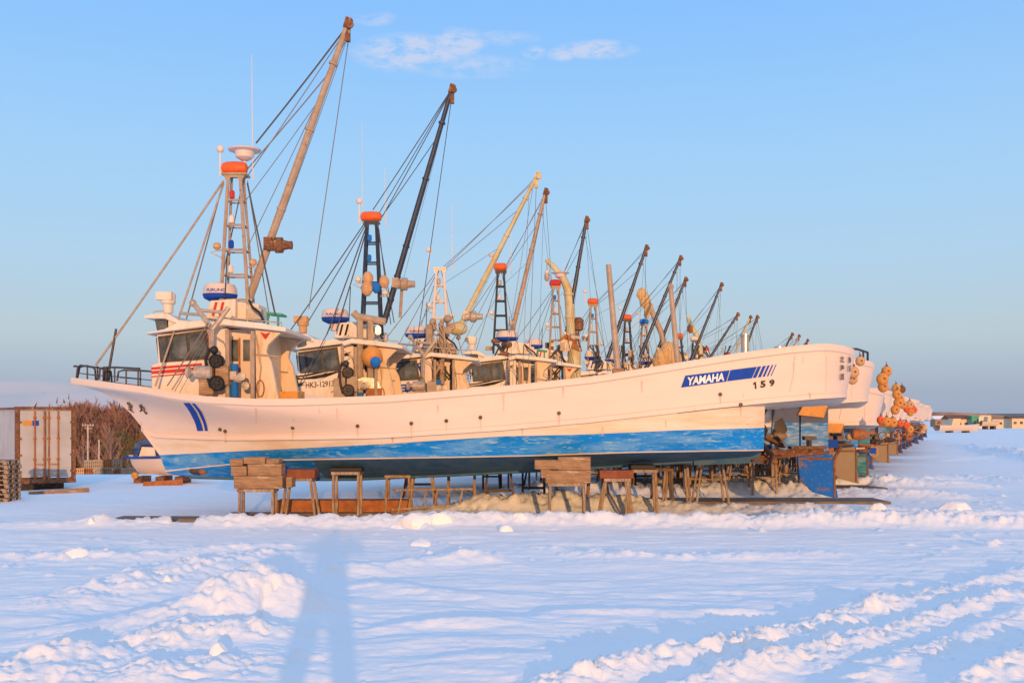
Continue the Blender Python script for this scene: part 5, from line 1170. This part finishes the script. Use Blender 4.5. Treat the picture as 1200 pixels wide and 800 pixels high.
o = b.build('brushwood', M['brush'], ang=180); tag(o, kind='stuff')
r = random.Random(78)
for i, (px, h, Y) in enumerate(((127, 5.6, 80), (132, 6.0, 79), (95, 5.0, 80))):
    e = empty('bare_tree', (footX(px, Y), Y, -4.0), ['pale bare tree left of the evergreen, the more upright one', 'tallest pale bare tree forking beside the evergreen', 'pale bare tree close to the container\'s right edge'][i], 'tree', 'bare trees before the wood')
    b = MB(); bare_tree(b, Vector((0, 0, 0)), h, r, .13, .04, 11, 6); me_ = b
    t1 = MB(); t1.v = b.v; t1.f = [f for f, m in zip(b.f, b.m) if m == 0]; t1.m = [0]*len(t1.f); t1.build('trunk', M['bark'], e)
    t2 = MB(); t2.v = b.v; t2.f = [f for f, m in zip(b.f, b.m) if m == 1]; t2.m = [0]*len(t2.f); t2.build('twigs', M['twig'], e)
e = empty('evergreen_tree', (footX(150, 82), 82, -4.0), 'round olive-green evergreen standing before the bare wood by the nearest bow', 'tree')
b = MB(); b.tube((0, 0, 0), (0, 0, 4.3), .15, .1); b.build('trunk', M['bark'], e)
b = MB(); 
cl = [(Vector((r.gauss(0, .8), r.gauss(0, .6), 4.1+max(-1.1, min(.7, r.gauss(0, .6))))), r.uniform(.5, .95)) for _ in range(14)]
for c, s_ in cl:
    for i in range(420):
        d = Vector((r.gauss(0, 1), r.gauss(0, 1), r.gauss(0, 1))).normalized()*s_*r.uniform(.75, 1.05); p = c+d; q = .075
        u_ = Vector((r.uniform(-1, 1), r.uniform(-1, 1), r.uniform(-1, 1)))*q; v2 = Vector((r.uniform(-1, 1), r.uniform(-1, 1), r.uniform(-1, 1)))*q; b.add([p, p+u_, p+u_*.5+v2, p+v2*.6], [(0, 1, 2, 3)])
b.build('crown', M['evergreen'], e)

# ------------------------------------------------------------------ far right: buildings, far boats, hills
def building(px0, px1, ptop, peave, pbase, Y, mn, rmn, label, gable=True, win=3, nm='building'):
    x0, x1 = footX(px0, Y), footX(px1, Y); zt, ze = PW(0, ptop, Y).z, PW(0, peave, Y).z; wd = x1-x0; dp = min(14, wd*.9)
    e = empty(nm, ((x0+x1)/2, Y, 0), label, nm.replace('_', ' '), 'far buildings along the harbour')
    b = MB(); b.box((0, dp/2, ze/2), (wd, dp, ze)); b.build('wall', M[mn], e)
    b = MB(); o_ = .3
    if gable: b.add([(-wd/2-o_, -o_, ze), (wd/2+o_, -o_, ze), (wd/2+o_, dp/2, zt), (-wd/2-o_, dp/2, zt), (-wd/2-o_, dp+o_, ze), (wd/2+o_, dp+o_, ze)], [(0, 1, 2, 3), (3, 2, 5, 4), (0, 3, 4), (1, 5, 2), (0, 4, 5, 1)])
    else: b.box((0, dp/2, (ze+zt)/2+.01), (wd+.4, dp+.4, max(.3, zt-ze)))
    b.build('roof', M[rmn], e)
    for i in range(win):
        b = MB(); b.box((-wd/2+(i+.5)*wd/win, -.03, ze*.55), (wd/win*.45, .08, ze*.25)); b.build('window', M['glass'], e)
building(1113, 1136, 486, 491, 498, 230, 'dirtywhite', 'rust', 'low cream building with a brown gabled roof right of the far boats')
building(1147, 1160, 486.5, 488, 498, 235, 'whitelow', 'dirtywhite', 'cream square building just right of the green shed', False, 2)
building(1139, 1147, 487, 488, 498, 228, 'green', 'green', 'small green shed standing between two cream buildings', False, 1)
building(1163, 1176, 488, 491, 498, 250, 'dirtywhite', 'wood', 'small tan building in the middle of the far right shore', True, 2)
building(1186, 1215, 487, 490, 498, 250, 'dirtywhite', 'rust', 'long brown-roofed building at the right edge of the picture', True, 4)
building(1096, 1112, 487, 491, 498, 290, 'wood', 'snow', 'low dark building with a snowy roof behind the white barge', True, 2)
def far_hull(px0, px1, ptop, pbase, Y, label, mn='white'):
    x0, x1 = footX(px0, Y), footX(px1, Y); zt = PW(0, ptop, Y).z; z0 = max(PW(0, pbase, Y).z, .3); ln = x1-x0; e = empty('laid_up_boat', (x0, Y, 0), label, 'boat', 'far boats laid up on the snow')
    b = MB(); rows = []
    for f, wv in ((0, .5), (.5, .85), (1, 1.0)):
        rows.append([(ln*(-.02*f+t*(1+.06*f)), -1.6*wv*min(1, (4*(1-t))**.5), z0+(zt-z0)*f*(1+.25*max(0, t-.7)/.3)) for t in [i/10 for i in range(11)]])
    b.grid(rows, flip=True); b.grid([[(x, -y, z) for x, y, z in q] for q in rows]); b.grid([rows[2], [(x, -y, z) for x, y, z in rows[2]]]); b.build('hull', M[mn], e)
    b = MB(); b.slab([(ln*.3, zt), (ln*.34, zt+1.1), (ln*.52, zt+1.1), (ln*.5, zt)], -1, 1); b.build('cabin', M['dirtywhite'], e)
    
    for f in (.3, .7): b = MB(); b.box((ln*f, 0, z0/2), (.5, 2, z0)); b.build('keel_block', M['dark'], e)
far_hull(1098, 1146, 498, 506, 172, 'long white hull lying on the snow right of the row of fishing boats')
far_hull(1148, 1170, 494, 499, 225, 'small cream boat with raised bow before the far buildings', 'dirtywhite')
b = MB(); n = 160; r = random.Random(5); rows = []
for q in (0, 1):
    rows.append([(-1500+3000*i/n, 1100, -6 if q == 0 else CAMH+(3+2.2*math.sin(i*.21)+1.5*math.sin(i*.53+2)+r.uniform(-.5, .5))*(1+.9*math.exp(-((i-112)/9)**2))) for i in range(n+1)])
b.grid(rows, flip=False); b.grid([rows[1], [(x, 1500, z+1.0) for x, y, z in rows[1]]]); b.grid([[(x, 1500, z+1.0) for x, y, z in rows[1]], [(x, 1560, -10) for x, y, z in rows[1]]])
tag(b.build('hills', mat('far_wooded_hill', (.16, .12, .11), .9, c2=(.35, .30, .30), scale=.012, thr=.55, bump=0)), kind='structure')

# the photographer, whose long shadow falls across the foreground snow
e = bpy.data.meshes.new('person')
J = [((0, 0, 1.0), .21), ((0, 0, 1.25), .27), ((0, 0, 1.48), .29), ((0, 0.02, 1.62), .075), ((0, .05, 1.75), .115), ((0, .04, 1.86), .09),
     ((-.27, 0, 1.50), .12), ((-.56, .08, 1.44), .10), ((-.14, .34, 1.68), .06), ((.27, 0, 1.50), .12), ((.56, .08, 1.44), .10), ((.14, .34, 1.68), .06),
     ((-.15, 0, .88), .21), ((-.24, .02, .50), .17), ((-.28, 0, .10), .13), ((-.28, .2, .07), .09), ((.15, 0, .88), .21), ((.24, .02, .50), .17), ((.28, 0, .10), .13), ((.28, .2, .07), .09)]
E = [(0, 1), (1, 2), (2, 3), (3, 4), (4, 5), (2, 6), (6, 7), (7, 8), (2, 9), (9, 10), (10, 11), (0, 12), (12, 13), (13, 14), (14, 15), (0, 16), (16, 17), (17, 18), (18, 19)]
e.from_pydata([j[0] for j in J], E, []); po = bpy.data.objects.new('person', e); col.objects.link(po)
sm = po.modifiers.new('skin', 'SKIN'); 
for i, j in enumerate(J): e.skin_vertices[0].data[i].radius = (j[1], j[1]*.85)
e.skin_vertices[0].data[0].use_root = True
po.modifiers.new('sub', 'SUBSURF').levels = 1; po.modifiers['sub'].render_levels = 1; e.materials.append(M['navy'])
po.location = (-.20, -.62, .66); tag(po, 'person in a dark winter coat standing behind the camera', 'person')
b = MB(); b.ball((0, 0, 0), 1, (1.1, 1.0, .72), 24, 12); o = b.build('snow_mound', M['snow'], None, (-.4, -.65, 0)); tag(o, kind='structure')
